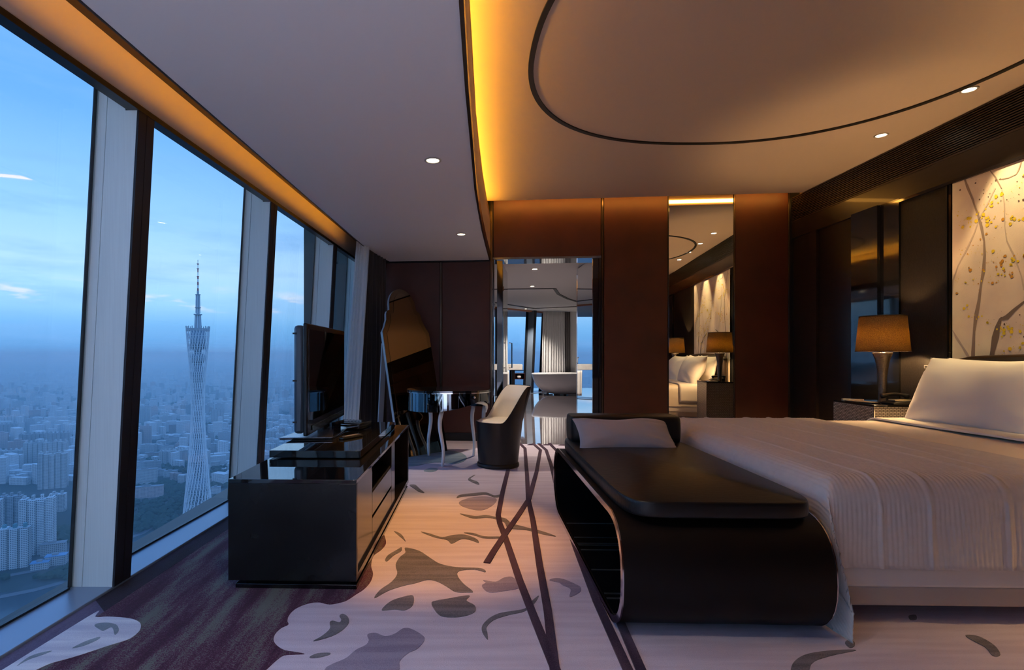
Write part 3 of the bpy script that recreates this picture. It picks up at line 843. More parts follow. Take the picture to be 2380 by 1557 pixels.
# ---- mirrored writing table with curved white legs
def desk():
    c = Vector((-0.12, 5.315, 0))
    t = thing('writing_table', c, 0, 'oval mirrored writing table with curved white legs', 'table')
    A, B, n = 0.42, 0.36, 2.5
    def sup(a, k=1.0):
        cc, s = math.cos(a), math.sin(a)
        return (k * A * math.copysign(abs(cc) ** (2 / n), cc), k * B * math.copysign(abs(s) ** (2 / n), s))
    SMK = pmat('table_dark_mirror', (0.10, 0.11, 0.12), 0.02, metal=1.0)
    TOP = pmat('table_top_glass', (0.010, 0.010, 0.011), 0.03, spec=0.8, coat=0.5)
    N_ = 64
    MB().prism([sup(2 * math.pi * i / N_, 1.012) for i in range(N_)], 0.722, 0.740).build('table_top', TOP, t, autosmooth=40)
    MB().prism([sup(2 * math.pi * i / N_, 1.02) for i in range(N_)], 0.714, 0.7215).build('table_rim', CHROME, t, autosmooth=40)
    # apron as mirror segments; the knee arch is on the right-hand front
    def low(a):                     # lower edge height by angle
        d = abs((math.degrees(a) - 322 + 180) % 360 - 180)
        k = max(0.0, min(1.0, (62 - d) / 52))
        return 0.533 + 0.10 * k
    nseg = 16
    cuts = [2 * math.pi * i / nseg for i in range(nseg + 1)]
    for i in range(nseg):
        a0, a1 = cuts[i] + 0.008, cuts[i + 1] - 0.008
        mb = MB()
        m = 4
        ro, ri = [], []
        for k in range(m + 1):
            a = a0 + (a1 - a0) * k / m
            ro.append((sup(a, 0.99), low(a))); ri.append((sup(a, 0.955), low(a)))
        vs_, fs = [], []
        for (o_, zl), (q, _) in zip(ro, ri):
            vs_ += [(o_[0], o_[1], zl), (o_[0], o_[1], 0.712), (q[0], q[1], 0.712), (q[0], q[1], zl)]
        for k in range(m):
            b = k * 4
            for e_ in range(4):
                f = (e_ + 1) % 4
                fs.append((b + e_, b + 4 + e_, b + 4 + f, b + f))
        fs += [(0, 1, 2, 3), tuple(m * 4 + x for x in (3, 2, 1, 0))]
        mb.add(vs_, fs)
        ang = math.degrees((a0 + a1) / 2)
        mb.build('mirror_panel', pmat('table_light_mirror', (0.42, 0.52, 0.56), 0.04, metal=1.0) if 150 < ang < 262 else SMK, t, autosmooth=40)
    core = MB().prism([sup(2 * math.pi * i / N_, 0.93) for i in range(N_)], 0.64, 0.712).build('table_core', BLACKGLOSS, t)
    kx, ky = sup(R(-58), 1.0)
    kn = MB(); kn.lathe([(0.004, 0), (0.011, 0.004), (0.013, 0.012), (0.010, 0.020), (0.002, 0.023)], 16)
    k_ = kn.build('drawer_knob', CHROME, t, smooth=True); k_.location = (kx - 0.002, ky, 0.678); k_.rotation_euler = (R(90), 0, R(32))
    MB().lathe([(0.020, 0), (0.020, 0.003)], 20).build('knob_plate', BLACKGLOSS, k_)
    LEG = pmat('frosted_acrylic', (0.90, 0.94, 0.97), 0.35, spec=0.5)
    # S-shaped legs: (x,y at foot, outward direction)
    for lx, ly, dx, dy, ztop in ((-0.18, 5.035, 0.75, -0.1, 0.534), (-0.335, 5.56, -0.6, 0.25, 0.534), (0.255, 5.385, 0.5, 0.1, 0.56), (0.14, 5.56, 0.5, 0.4, 0.534)):
        pts, rad = [], []
        for k in range(15):
            s = k / 14
            w = 0.030 * math.sin(s * 2 * math.pi * 0.93 + 0.35) * (0.5 + 0.6 * s)
            pts.append((lx - c.x + dx * w, ly - c.y + dy * w, 0.001 + s * (ztop - 0.001)))
            rad.append(0.014 + 0.008 * s)
        MB().tube(pts, rad, 12).build('leg', LEG, t, smooth=True)
    arm = [(0.115, 5.09, 0.626), (0.175, 5.105, 0.622), (0.225, 5.15, 0.610), (0.258, 5.23, 0.585), (0.268, 5.31, 0.550), (0.262, 5.375, 0.50)]
    MB().tube([(x - c.x, y - c.y, z) for x, y, z in arm], [0.014, 0.017, 0.018, 0.018, 0.017, 0.014], 10).build('knee_bracket', LEG, t, smooth=True)
    return t


desk()

# ---- tub chair
def chair():
    t = thing('tub_chair', (0.372, 5.10, 0), R(20), 'low tub chair with black leather shell and cream seat by the writing table', 'chair')
    LB = pmat('chair_black_leather', (0.013, 0.014, 0.016), 0.32, bump=0.06, bscale=500)
    CR = pmat('chair_cream_leather', (0.78, 0.72, 0.62), 0.4, bump=0.05, bscale=400)
    zb, zs, zt = 0.035, 0.435, 0.775
    def rim(a):                              # a = 0 at the back (+x), pi at the front (-x)
        d = abs((a + math.pi) % (2 * math.pi) - math.pi)
        k = (R(108) - d) / R(108 - 56)
        k = max(0, min(1, k)); k = k * k * (3 - 2 * k)
        return zs + (zt - zs) * k
    def rad(z):
        return 0.196 + 0.068 * (z - zb) / (zt - zb)
    def xy(a, r, z):
        lean = 0.055 * max(0, (z - zs)) / (zt - zs) + 0.020 * (z / zt)
        return (math.cos(a) * r + lean * (1 if True else 0), math.sin(a) * r * 0.98, z)
    N_ = 72
    M_ = 14
    mb = MB()
    mb.grid(lambda u, v: xy(u * 2 * math.pi, rad(zb + (rim(u * 2 * math.pi) - zb) * v), zb + (rim(u * 2 * math.pi) - zb) * v), N_, M_, close_u=True)
    # rolled edge
    th_ = 0.030
    mb.grid(lambda u, v: xy(u * 2 * math.pi, rad(rim(u * 2 * math.pi)) - 0.010 * v, rim(u * 2 * math.pi) + 0.004 * math.sin(v * math.pi)), N_, 5, close_u=True)
    mb.add([xy(2 * math.pi * i / N_, rad(zb), zb) for i in range(N_)], [tuple(range(N_))])
    mb.build('shell', LB, t, smooth=True)
    inn = MB()
    zi = zs - 0.02
    inn.grid(lambda u, v: xy(u * 2 * math.pi, rad(rim(u * 2 * math.pi)) - 0.010 - 0.030 * min(1, v * 3), rim(u * 2 * math.pi) + 0.001 + (zi - rim(u * 2 * math.pi)) * v), N_, 10, close_u=True)
    inn.build('inner_upholstery', CR, t, smooth=True)
    seat = MB()
    seat.grid(lambda u, v: (lambda p: (p[0], p[1], zs - 0.004 + 0.034 * math.sqrt(max(0, 1 - v ** 4))))(xy(u * 2 * math.pi, (rad(zs) - 0.016) * v + 1e-4, zs)), N_, 9, close_u=True)
    seat.build('seat', CR, t, smooth=True)
    MB().lathe([(0.188, 0.0), (0.206, 0.0), (0.208, 0.012), (0.204, 0.030), (0.196, 0.040)], 48).build('base_ring', BLACKMATT, t, smooth=True)
    # welt running along the rim
    w = MB().tube([xy(2 * math.pi * i / N_, rad(rim(2 * math.pi * i / N_)) - 0.004, rim(2 * math.pi * i / N_) + 0.002) for i in range(N_ + 1)], 0.0045, 6)
    w.build('welt', LB, t, smooth=True)
    return t


chair()

# ---- curtains by the far window
def curtain(name, pts_top, pts_bot, z0, z1, folds, amp, mat, label, hang=0.0, seed=1):
    rnd = random.Random(seed)
    ph = [rnd.uniform(0, 6.28) for _ in range(4)]
    nu, nv = folds * 10, 14
    def path(L, u):
        n = len(L) - 1
        k = min(int(u * n), n - 1); f = u * n - k
        return Vector(L[k]).lerp(Vector(L[k + 1]), f)
    def nor(L, u):
        a, b = path(L, max(0, u - 0.02)), path(L, min(1, u + 0.02))
        d = (b - a).normalized()
        return Vector((-d.y, d.x))
    def fn(u, v):
        a, b = path(pts_top, u), path(pts_bot, u)
        p = a.lerp(b, v)
        n = nor(pts_top, u)
        uu = u + 0.010 * math.sin(v * 3 + ph[0])
        w = amp * (0.75 + 0.25 * v) * (math.sin(uu * folds * 2 * math.pi + ph[1] + 0.7 * math.sin(uu * 9 + ph[3])) + 0.35 * math.sin(uu * folds * 4.3 * math.pi + ph[2] + v))
        p = p + n * w
        return (p.x, p.y, z1 + (z0 - z1) * v)
    o = MB().grid(fn, nu, nv).build(name, mat, None, smooth=True)
    m = o.modifiers.new('thick', 'SOLIDIFY'); m.thickness = 0.003
    return tag(o, label, 'curtain')


CUR_D = pmat('curtain_dark', (0.026, 0.024, 0.030), 0.62, sheen=0.3, bump=0.1, bscale=300)
shm = bpy.data.materials.new('sheer_white'); shm.use_nodes = True
n_ = shm.node_tree; b_ = n_.nodes['Principled BSDF']
b_.inputs['Base Color'].default_value = (0.90, 0.92, 0.92, 1); b_.inputs['Roughness'].default_value = 0.8
tl = n_.nodes.new('ShaderNodeBsdfTranslucent'); tl.inputs[0].default_value = (0.95, 0.97, 0.97, 1)
mx_ = n_.nodes.new('ShaderNodeMixShader'); mx_.inputs[0].default_value = 0.6
n_.links.new(b_.outputs[0], mx_.inputs[1]); n_.links.new(tl.outputs[0], mx_.inputs[2])
n_.links.new(mx_.outputs[0], n_.nodes['Material Output'].inputs[0])
MATS['sheer_white'] = shm
curtain('sheer_curtain', [(-1.115, 5.60), (-1.06, 5.66), (-1.005, 5.74)], [(-1.30, 5.52), (-1.21, 5.58), (-1.13, 5.64)], 0.015, 2.45, 5, 0.022, shm,
        'white sheer curtain gathered in front of the dark curtain', seed=3)
curtain('curtain', [(-1.09, 5.78), (-1.05, 5.98), (-0.99, 6.24), (-0.955, 6.48)], [(-1.18, 5.70), (-1.10, 5.94), (-1.02, 6.22), (-0.95, 6.48)], 0.012, 2.45, 7, 0.036, CUR_D,
        'dark grey floor-length curtain drawn back in the window corner', seed=7)

# ================================================================== bed side
BR = -R(1.31)
BO = Vector((1.505, 2.09, 0))        # foot end, near corner
BL, BW, BT = 2.30, 2.00, 0.60
LINEN = pmat('white_linen', (0.80, 0.76, 0.73), 0.75, bump=0.10, bscale=14, sheen=0.1)
LINEN_C = pmat('cream_duvet', (0.82, 0.74, 0.64), 0.75, bump=0.12, bscale=10, sheen=0.1)
SKIRT = pmat('bed_skirt_fabric', (0.52, 0.45, 0.40), 0.85, bump=0.1, bscale=200)
HEADB = pmat('headboard_leather', (0.020, 0.012, 0.008), 0.35, bump=0.2, bscale=260)
bed = thing('bed', BO, BR, 'wide bed with dark headboard against the painted panel', 'bed')
MB().box(0.03, BL, 0.02, BW - 0.02, 0.07, 0.155).build('base', SKIRT, bed, bevel=0.012, seg=3)
MB().box(0.02, BL, 0.012, BW - 0.012, 0.150, 0.30).build('valance', LINEN, bed, bevel=0.012, seg=3)
MB().box(0.02, BL, 0.02, BW - 0.02, 0.30, 0.565).build('mattress', LINEN, bed, bevel=0.05, seg=4)
for x in (0.15, BL - 0.15):
    for y in (0.2, BW - 0.2):
        MB().lathe([(0.03, 0.0), (0.035, 0.07)], 12, x, y).build('foot', BLACKMATT, bed)
hb = MB()
pr = []
for i in range(25):
    y = -0.01 + (BW + 0.02) * i / 24
    e_ = min(1.0, min(i, 24 - i) / 2.2)
    pr.append((y, 1.075 + 0.030 * math.sin(math.pi * i / 24) - 0.05 * (1 - e_) ** 2))
hb.prism_x([(BW + 0.01, 0.08), (-0.01, 0.08)] + pr, BL - 0.025, BL + 0.050)
hb.build('headboard', HEADB, bed, bevel=0.02, seg=3)


def quilt_shape():
    """quilted cover over the foot half: top, near side, far side and foot drop"""
    o = tag(bpy.data.objects.new('coverlet', None), None)
    return o


def fall(t, r, edge):
    """arc-length t beyond the start of a rounded edge of radius r -> (out, down)"""
    q = r * math.pi / 2
    if t <= 0: return (t, 0.0)
    if t < q:
        a = t / r
        return (r * math.sin(a), r * (1 - math.cos(a)))
    return (r, r + (t - q))


def drape(name, x0, x1, top, foot_drop, side_drop, mat, label, cat, nu, nv, rib=0.0, r=0.07, flare=0.0, thick=0.008, foot=True, group=None, seed=2, puff=0.0, inset=0.0):
    """cloth over the bed between x0 (foot edge) and x1 (towards the head)"""
    rnd = random.Random(seed)
    ph = [rnd.uniform(0, 6.28) for _ in range(12)]
    Lx = (x1 - x0) + (foot_drop if foot else 0)
    y_in0, y_in1 = r + inset, BW - r - inset
    Ly = (y_in1 - y_in0) + 2 * side_drop
    def wob(a, s):
        return math.sin(a * 3.1 + ph[s]) + 0.6 * math.sin(a * 7.3 + ph[s + 1]) + 0.35 * math.sin(a * 15.7 + ph[s + 2])
    def fn(u, v):
        a = u * Lx                                   # arc length from head edge to foot hem
        b = v * Ly - side_drop                       # 0..width on top
        xt = x1 - a
        dz = 0.0; x = xt
        dx_out = 0.0
        if foot and xt < x0 + r:
            o_, d_ = fall((x0 + r) - xt, r, 0)
            x = x0 + r - o_; dz += d_
        y = y_in0 + b
        dz2 = 0.0
        if b < 0:
            o_, d_ = fall(-b, r, 0); y = y_in0 - o_; dz2 = d_
        elif b > y_in1 - y_in0:
            o_, d_ = fall(b - (y_in1 - y_in0), r, 0); y = y_in1 + o_; dz2 = d_
        hx = max(0.0, min(1.0, (dz - r * 0.5) / 0.45)); hy = max(0.0, min(1.0, (dz2 - r * 0.5) / 0.45))
        z = top - max(dz, dz2) - 0.35 * min(dz, dz2)
        # hanging cloth: soft folds and the corner flare
        if hy > 0:
            sgn = -1 if b < 0 else 1
            y += sgn * (0.010 * wob(a * 1.4, 0) * hy + 0.020 * hy)
        if hx > 0:
            x -= 0.008 * wob(b * 1.3, 3) * hx
        if flare and dz > 0 and dz2 > 0 and b < 0:
            k = min(hx, hy)
            y -= flare * k; x += 0.10 * flare * k
        if dz == 0 and dz2 == 0:
            z += 0.006 * wob(a * 1.2 + b * 0.5, 6) * 0.6 + puff * math.sin(math.pi * max(0, min(1, v))) 
        nrm = Vector((-1, 0, 0)) if dz > r and dz >= dz2 else (Vector((0, -1 if b < 0 else 1, 0)) if dz2 > r else Vector((0, 0, 1)))
        if rib:
            s = a
            h = rib * abs(math.sin(s * math.pi / 0.019 + 0.6 * math.sin(b * 2.2 + ph[9]) + 0.25 * math.sin(b * 23 + s * 30)))
            h *= 0.55 + 0.45 * math.sin(b * 41 + 9 * math.sin(s * 33)) ** 2
            for rd in (0.18, 0.34, 0.50, 0.80, 0.99):
                h += 0.0065 * math.exp(-((s - rd * 1.0 - 0.010 * math.sin(b * 2 + rd * 20)) / 0.010) ** 2)
            if b < 0.004 and b > -0.004: h -= 0.004
            x += nrm.x * h; y += nrm.y * h; z += nrm.z * h
        return (x, y, max(z, 0.012))
    o = MB().grid(fn, nu, nv).build(name, mat, None, smooth=True, fix=True)
    o.location = BO; o.rotation_euler = (0, 0, BR)
    if thick:
        m = o.modifiers.new('thick', 'SOLIDIFY'); m.thickness = thick; m.offset = -1
    return tag(o, label, cat, group)


COVER = pmat('coverlet_beige_grey', (0.66, 0.615, 0.59), 0.8, noise=0.05, nscale=30, bump=0.12, bscale=350, sheen=0.15)
drape('duvet', 0.03, BL - 0.02, BT - 0.012, 0.40, 0.40, LINEN_C, 'cream duvet spread over the bed below the pillows', 'duvet', 60, 60, r=0.09, thick=0, foot=True, inset=0.018)
drape('coverlet', -0.035, 1.17, BT, 0.56, 0.41, COVER, 'beige grey quilted coverlet draped over the foot of the bed', 'coverlet', 430, 120, rib=0.0030, r=0.095, flare=0.16, thick=0.004, inset=-0.022)
# turned-down white sheet in front of the pillows
drape('top_sheet', 1.62, 1.98, BT + 0.010, 0.0, 0.36, LINEN, 'white sheet folded back over the duvet by the pillows', 'sheet', 14, 60, r=0.10, foot=False, thick=0.012, seed=5, puff=0.008, inset=-0.005)


def pillow(name, w, h, th, loc, rot, mat, label, group=None, seed=0, n=44, welt=None, cat='pillow'):
    rnd = random.Random(seed)
    ph = [rnd.uniform(0, 6.28) for _ in range(6)]
    mb = MB()
    def shape(u, v, s):
        a, b = 2 * u - 1, 2 * v - 1
        x = a * w / 2 * (1 - 0.075 * (1 - b * b))
        y = b * h / 2 * (1 - 0.11 * (1 - a * a))
        k = (max(0, 1 - abs(a) ** 2.6)) ** 0.62 * (max(0, 1 - abs(b) ** 2.4)) ** 0.62
        z = s * th / 2 * 1.12 * k * (1 + 0.05 * math.sin(5 * a + ph[0]) * math.sin(4 * b + ph[1]))
        cr_ = (abs(a) * abs(b)) ** 1.5                       # creases running in from the corners
        z += 0.012 * k * math.sin(22 * (abs(a) * h - abs(b) * w) / (w + h) + ph[2]) * cr_
        z += 0.006 * k * math.sin(11 * a + 5 * b + ph[4]) * abs(a)
        z += 0.014 * (1 - k) * math.sin(5 * a + ph[3]) * (1 if abs(b) > 0.5 else 0.4)
        return (x, y, z)
    mb.grid(lambda u, v: shape(u, v, 1), n, n)
    mb.grid(lambda u, v: shape(u, v, -1), n, n)
    t = mb.build(name, mat, None, smooth=True)
    bm = bmesh.new(); bm.from_mesh(t.data)
    bmesh.ops.remove_doubles(bm, verts=bm.verts, dist=0.0008)
    bmesh.ops.recalc_face_normals(bm, faces=bm.faces)
    bm.to_mesh(t.data); bm.free()
    t.data.polygons.foreach_set('use_smooth', [True] * len(t.data.polygons))
    t.location = loc; t.rotation_mode = 'XYZ'; t.rotation_euler = rot
    return tag(t, label, cat, group)


def bedp(x, y, z):
    v = Matrix.Rotation(BR, 4, 'Z') @ Vector((x, y, z)) + BO
    return v


# pillows: local x = width along the headboard, local y = height; stand leaning on the headboard
PG = 'white pillows stacked against the headboard'
def stand(x, y, z, lean, yaw=0.0):
    return bedp(x, y, z), (R(90 - lean), 0, R(-90) + BR + R(yaw))


l, r_ = stand(2.175, 1.50, 0.835, 12)
pillow('pillow', 0.92, 0.48, 0.13, l, r_, LINEN, 'white pillow on the lamp side standing behind the front pillow', PG, 1)
l, r_ = stand(2.175, 0.50, 0.835, 12)
pillow('pillow', 0.92, 0.48, 0.13, l, r_, LINEN, 'white pillow standing behind on the camera side of the bed', PG, 2)
l, r_ = stand(1.955, 1.42, 0.820, 24, 1)
pillow('pillow', 1.02, 0.56, 0.27, l, r_, LINEN, 'plump white front pillow beside the table lamp', PG, 3)
l, r_ = stand(1.925, 0.46, 0.815, 26, -2)
pillow('pillow', 1.02, 0.56, 0.27, l, r_, LINEN, 'plump white front pillow cut by the right picture edge', PG, 4)

# ---- bench at the foot of the bed: looped shell, leather pad, bolster
BN = Vector((0.620, 1.955, 0))
bench = thing('bench', BN, ROT, 'dark bench with looped rounded shell and leather pad at the foot of the bed', 'bench')
LEATHER_D = pmat('dark_leather', (0.008, 0.007, 0.0068), 0.36, spec=0.4, bump=0.35, bscale=26, stretch=(1.0, 5.0, 1), noise=0.2, nscale=10)
SHELL = pmat('bench_shell_dark', (0.006, 0.0035, 0.0028), 0.45, spec=0.25, noise=0.2, nscale=8)
BX, BY, BZ = 0.79, 1.74, 0.455


def loop(ins):
    P = []
    ry_, rz = 0.225, BZ / 2
    for i in range(17):
        a = -math.pi / 2 - math.pi * i / 16
        c, s = math.cos(a), math.sin(a)
        P.append((ry_ + (ry_ - ins) * math.copysign(abs(c) ** 0.85, c), rz + (rz - ins) * math.copysign(abs(s) ** 0.85, s) + 0.004))
    for i in range(17):
        a = math.pi / 2 - math.pi * i / 16
        c, s = math.cos(a), math.sin(a)
        P.append((BY - ry_ + (ry_ - ins) * c, rz + (rz - ins) * math.copysign(abs(s) ** 0.85, s) + 0.004))
    return P


def loop_shell(x0, x1, i0, i1):
    A, B_ = loop(i0), loop(i1)
    n = len(A)
    mb = MB()
    vs_ = [(x0, y, z) for y, z in A] + [(x1, y, z) for y, z in A] + [(x0, y, z) for y, z in B_] + [(x1, y, z) for y, z in B_]
    fs = []
    for i in range(n):
        j = (i + 1) % n
        fs += [(i, j, n + j, n + i), (2 * n + i, 3 * n + i, 3 * n + j, 2 * n + j), (i, 2 * n + i, 2 * n + j, j), (n + i, n + j, 3 * n + j, 3 * n + i)]
    return mb.add(vs_, fs)


loop_shell(0, BX, 0.0, 0.022).build('shell', SHELL, bench, autosmooth=35)
loop_shell(0.006, BX - 0.006, 0.022, 0.026).build('shell_lining', BLACKGLOSS, bench, autosmooth=35)
loop_shell(-0.006, 0.0, -0.002, 0.024).build('chrome_rim', pmat('rim_silver', (0.62, 0.58, 0.62), 0.12, metal=1.0), bench, autosmooth=35)
loop_shell(BX, BX + 0.004, -0.002, 0.010).build('chrome_rim', MATS['rim_silver'], bench, autosmooth=35)
for k_, y_ in enumerate((0.30, 0.345, 0.60, 0.86, 0.93, 0.955, 1.05, 1.30)):
    MB().box(0.012, BX - 0.14, y_, y_ + 0.012, 0.0295, 0.0315).build('reflection_strip', pmat('reflection_steel', (0.30, 0.36, 0.40), 0.35, metal=1.0), bench)  # metal strips added to imitate bluish reflections on the inner floor
MB().box(BX - 0.12, BX - 0.10, 0.16, BY - 0.16, 0.028, BZ - 0.022).build('inner_panel', BLACKGLOSS, bench)


def pad(x0, x1, y0, y1, z0, z1, name, mat, parent, dome=0.01, n=34, rad=0.07, er=0.03, wr=0.0, seed=0):
    """soft rectangular cushion with rounded plan corners and rounded edges"""
    rnd = random.Random(seed); ph = [rnd.uniform(0, 6.28) for _ in range(5)]
    mb = MB()
    cx_, cy_ = (x0 + x1) / 2, (y0 + y1) / 2
    hx, hy, hz = (x1 - x0) / 2, (y1 - y0) / 2, (z1 - z0) / 2
    def sgnpow(t, p): return math.copysign(abs(t) ** p, t)
    nu, nv = 96, 18
    def fn(u, v):
        a = u * 2 * math.pi
        p = 2 / 9.0
        c, s = sgnpow(math.cos(a), p), sgnpow(math.sin(a), p)
        w = (v - 0.5) * math.pi
        k = max(0.0, math.cos(w)) ** 0.16
        zz = sgnpow(math.sin(w), 0.75)
        ins = er * (1 - k) / 1.0
        x = cx_ + c * (hx - er + er * k) * (1 if k > 0.02 else 0.0)
        y = cy_ + s * (hy - er + er * k) * (1 if k > 0.02 else 0.0)
        if k <= 0.62:
            f = k / 0.62
            x = cx_ + (x - cx_) * f; y = cy_ + (y - cy_) * f
        z = (z0 + z1) / 2 + zz * hz
        if zz > 0.6: z += dome * (1 - min(1, k / 0.9)) + wr * math.sin(y * 60 + 3 * math.sin(x * 9 + ph[0])) * max(0, (x - cx_) / hx)
        return (x, y, z)
    mb.grid(fn, nu, nv, close_u=True)
    return mb.build(name, mat, parent, smooth=True)


pad(0.025, BX - 0.005, 0.055, BY - 0.10, BZ + 0.004, BZ + 0.068, 'seat_pad', LEATHER_D, bench, dome=0.010)
pad(0.06, BX - 0.015, BY - 0.34, BY - 0.10, BZ + 0.060, BZ + 0.235, 'bolster', LEATHER_D, bench, dome=0.006, er=0.05)
pillow('cushion', 0.62, 0.28, 0.12, BN + Vector((0.415, 1.300, BZ + 0.135)), (R(36), 0, ROT + R(1)), pmat('cushion_grey', (0.40, 0.37, 0.38), 0.55, bump=0.1, bscale=14, sheen=0.2),
       'grey rectangular cushion resting against the bench bolster', None, 9, cat='cushion')

# ---- bedside tables, lamps
WEAVE = bpy.data.materials.new('woven_metallic'); WEAVE.use_nodes = True
wn = WEAVE.node_tree; wbs = wn.nodes['Principled BSDF']
tcw = wn.nodes.new('ShaderNodeTexCoord'); mpw = wn.nodes.new('ShaderNodeMapping'); mpw.inputs['Rotation'].default_value = (0, 0, 0)
sx_ = wn.nodes.new('ShaderNodeSeparateXYZ'); cb = wn.nodes.new('ShaderNodeCombineXYZ'); ad_ = wn.nodes.new('ShaderNodeMath')
wn.links.new(tcw.outputs['Object'], sx_.inputs[0]); wn.links.new(sx_.outputs['X'], ad_.inputs[0]); wn.links.new(sx_.outputs['Y'], ad_.inputs[1])
wn.links.new(ad_.outputs[0], cb.inputs['X']); wn.links.new(sx_.outputs['Z'], cb.inputs['Y'])
bk = wn.nodes.new('ShaderNodeTexBrick')
bk.inputs['Color1'].default_value = (0.50, 0.45, 0.42, 1); bk.inputs['Color2'].default_value = (0.62, 0.57, 0.54, 1); bk.inputs['Mortar'].default_value = (0.035, 0.025, 0.02, 1)
bk.inputs['Scale'].default_value = 1.0; bk.inputs['Mortar Size'].default_value = 0.003; bk.inputs['Brick Width'].default_value = 0.030; bk.inputs['Row Height'].default_value = 0.0125
bk.inputs['Mortar Smooth'].default_value = 0.6
wn.links.new(cb.outputs[0], bk.inputs['Vector']); wn.links.new(bk.outputs['Color'], wbs.inputs['Base Color'])
buw = wn.nodes.new('ShaderNodeBump'); buw.invert = True; buw.inputs['Strength'].default_value = 0.8; buw.inputs['Distance'].default_value = 0.004
wn.links.new(bk.outputs['Fac'], buw.inputs['Height']); wn.links.new(buw.outputs[0], wbs.inputs['Normal'])
wbs.inputs['Roughness'].default_value = 0.35; wbs.inputs['Metallic'].default_value = 0.45
MATS['woven_metallic'] = WEAVE


def nightstand(x, y, label):
    t = thing('nightstand', (x, y, 0), BR, label, 'nightstand', 'woven bedside tables')
    MB().box(0, 0.40, 0, 0.47, 0.03, 0.665).build('body', WEAVE, t, bevel=0.003)
    MB().box(-0.004, 0.404, -0.004, 0.474, 0.665, 0.680).build('top', BLACKGLOSS, t, bevel=0.002)
    MB().box(0.02, 0.40, 0.02, 0.45, 0.0, 0.03).build('plinth', BLACKMATT, t)
    MB().box(-0.002, 0.0, 0.006, 0.464, 0.335, 0.339).build('drawer_gap', BLACKMATT, t)
    for cx_, cy_ in ((-0.002, -0.002), (-0.002, 0.472)):
        MB().box(cx_ - 0.003, cx_ + 0.004, cy_ - 0.003, cy_ + 0.003, 0.03, 0.665).build('corner_bead', CHROME, t)
    return t


NZ = 0.680
nightstand(3.395, 4.235, 'silver woven bedside table beside the far side of the bed')
nightstand(3.345, 1.480, 'woven bedside table on the near side of the bed, seen in the tall mirror')

shade = bpy.data.materials.new('lampshade_fabric'); shade.use_nodes = True
sn = shade.node_tree; sb = sn.nodes['Principled BSDF']
sb.inputs['Base Color'].default_value = (0.10, 0.055, 0.022, 1); sb.inputs['Roughness'].default_value = 0.8
tcs = sn.nodes.new('ShaderNodeTexCoord'); nz = sn.nodes.new('ShaderNodeTexNoise'); nz.inputs['Scale'].default_value = 210; nz.inputs['Detail'].default_value = 2
rmp = sn.nodes.new('ShaderNodeValToRGB'); rmp.color_ramp.elements[0].position = 0.38; rmp.color_ramp.elements[0].color = (0.06, 0.034, 0.006, 1)
rmp.color_ramp.elements[1].position = 0.64; rmp.color_ramp.elements[1].color = (0.56, 0.38, 0.10, 1)
sn.links.new(tcs.outputs['Object'], nz.inputs['Vector']); sn.links.new(nz.outputs['Fac'], rmp.inputs[0])
str_ = sn.nodes.new('ShaderNodeBsdfTranslucent'); sn.links.new(rmp.outputs[0], str_.inputs[0])
smx = sn.nodes.new('ShaderNodeMixShader'); smx.inputs[0].default_value = 0.19
sn.links.new(sb.outputs[0], smx.inputs[1]); sn.links.new(str_.outputs[0], smx.inputs[2]); sn.links.new(smx.outputs[0], sn.nodes['Material Output'].inputs[0])
LBASE = pmat('lamp_base_glass', (0.10, 0.088, 0.075), 0.15, metal=0.5, spec=0.8, bump=0.6, bscale=50, stretch=(1, 1, 3), noise=0.2, nscale=30)


BULB = emit('bulb_glow', (1.0, 0.60, 0.26), P_LAMP)


def lamp(x, y, label):
    t = thing('table_lamp', (x, y, NZ), 0, label, 'lamp', 'bedside table lamps')
    MB().lathe([(0.036, 0.0), (0.037, 0.008), (0.030, 0.012), (0.029, 0.08), (0.032, 0.20), (0.038, 0.28), (0.050, 0.36), (0.066, 0.408), (0.071, 0.425), (0.068, 0.430)], 40).build('stem', LBASE, t, smooth=True)
    MB().lathe([(0.008, 0.425), (0.008, 0.50)], 12).build('socket', CHROME, t)
    s = MB()
    s.lathe([(0.190, 0.440), (0.164, 0.745)], 56, cap=False)
    so = s.build('lamp_shade', shade, t, smooth=True)
    m = so.modifiers.new('th', 'SOLIDIFY'); m.thickness = 0.002
    for z, r in ((0.440, 0.1905), (0.745, 0.1645)):
        MB().tube([(r * math.cos(2 * math.pi * i / 56), r * math.sin(2 * math.pi * i / 56), z) for i in range(57)], 0.0035, 6).build('shade_hem', pmat('shade_hem', (0.03, 0.018, 0.01), 0.6), t)
    for k in range(3):
        a = k * 2.094
        MB().tube([(0, 0, 0.50), (0.10 * math.cos(a), 0.10 * math.sin(a), 0.46), (0.188 * math.cos(a), 0.188 * math.sin(a), 0.444)], 0.002, 6).build('shade_spoke', CHROME, t)
    MB().lathe([(0.004, 0.50), (0.024, 0.525), (0.030, 0.555), (0.022, 0.585), (0.003, 0.60)], 16).build('bulb', BULB, t, smooth=True)
    return t


lamp(3.655, 4.470, 'table lamp with brown gold shade on the far bedside table')
lamp(3.600, 1.715, 'table lamp with brown gold shade on the near bedside table, seen in the tall mirror')

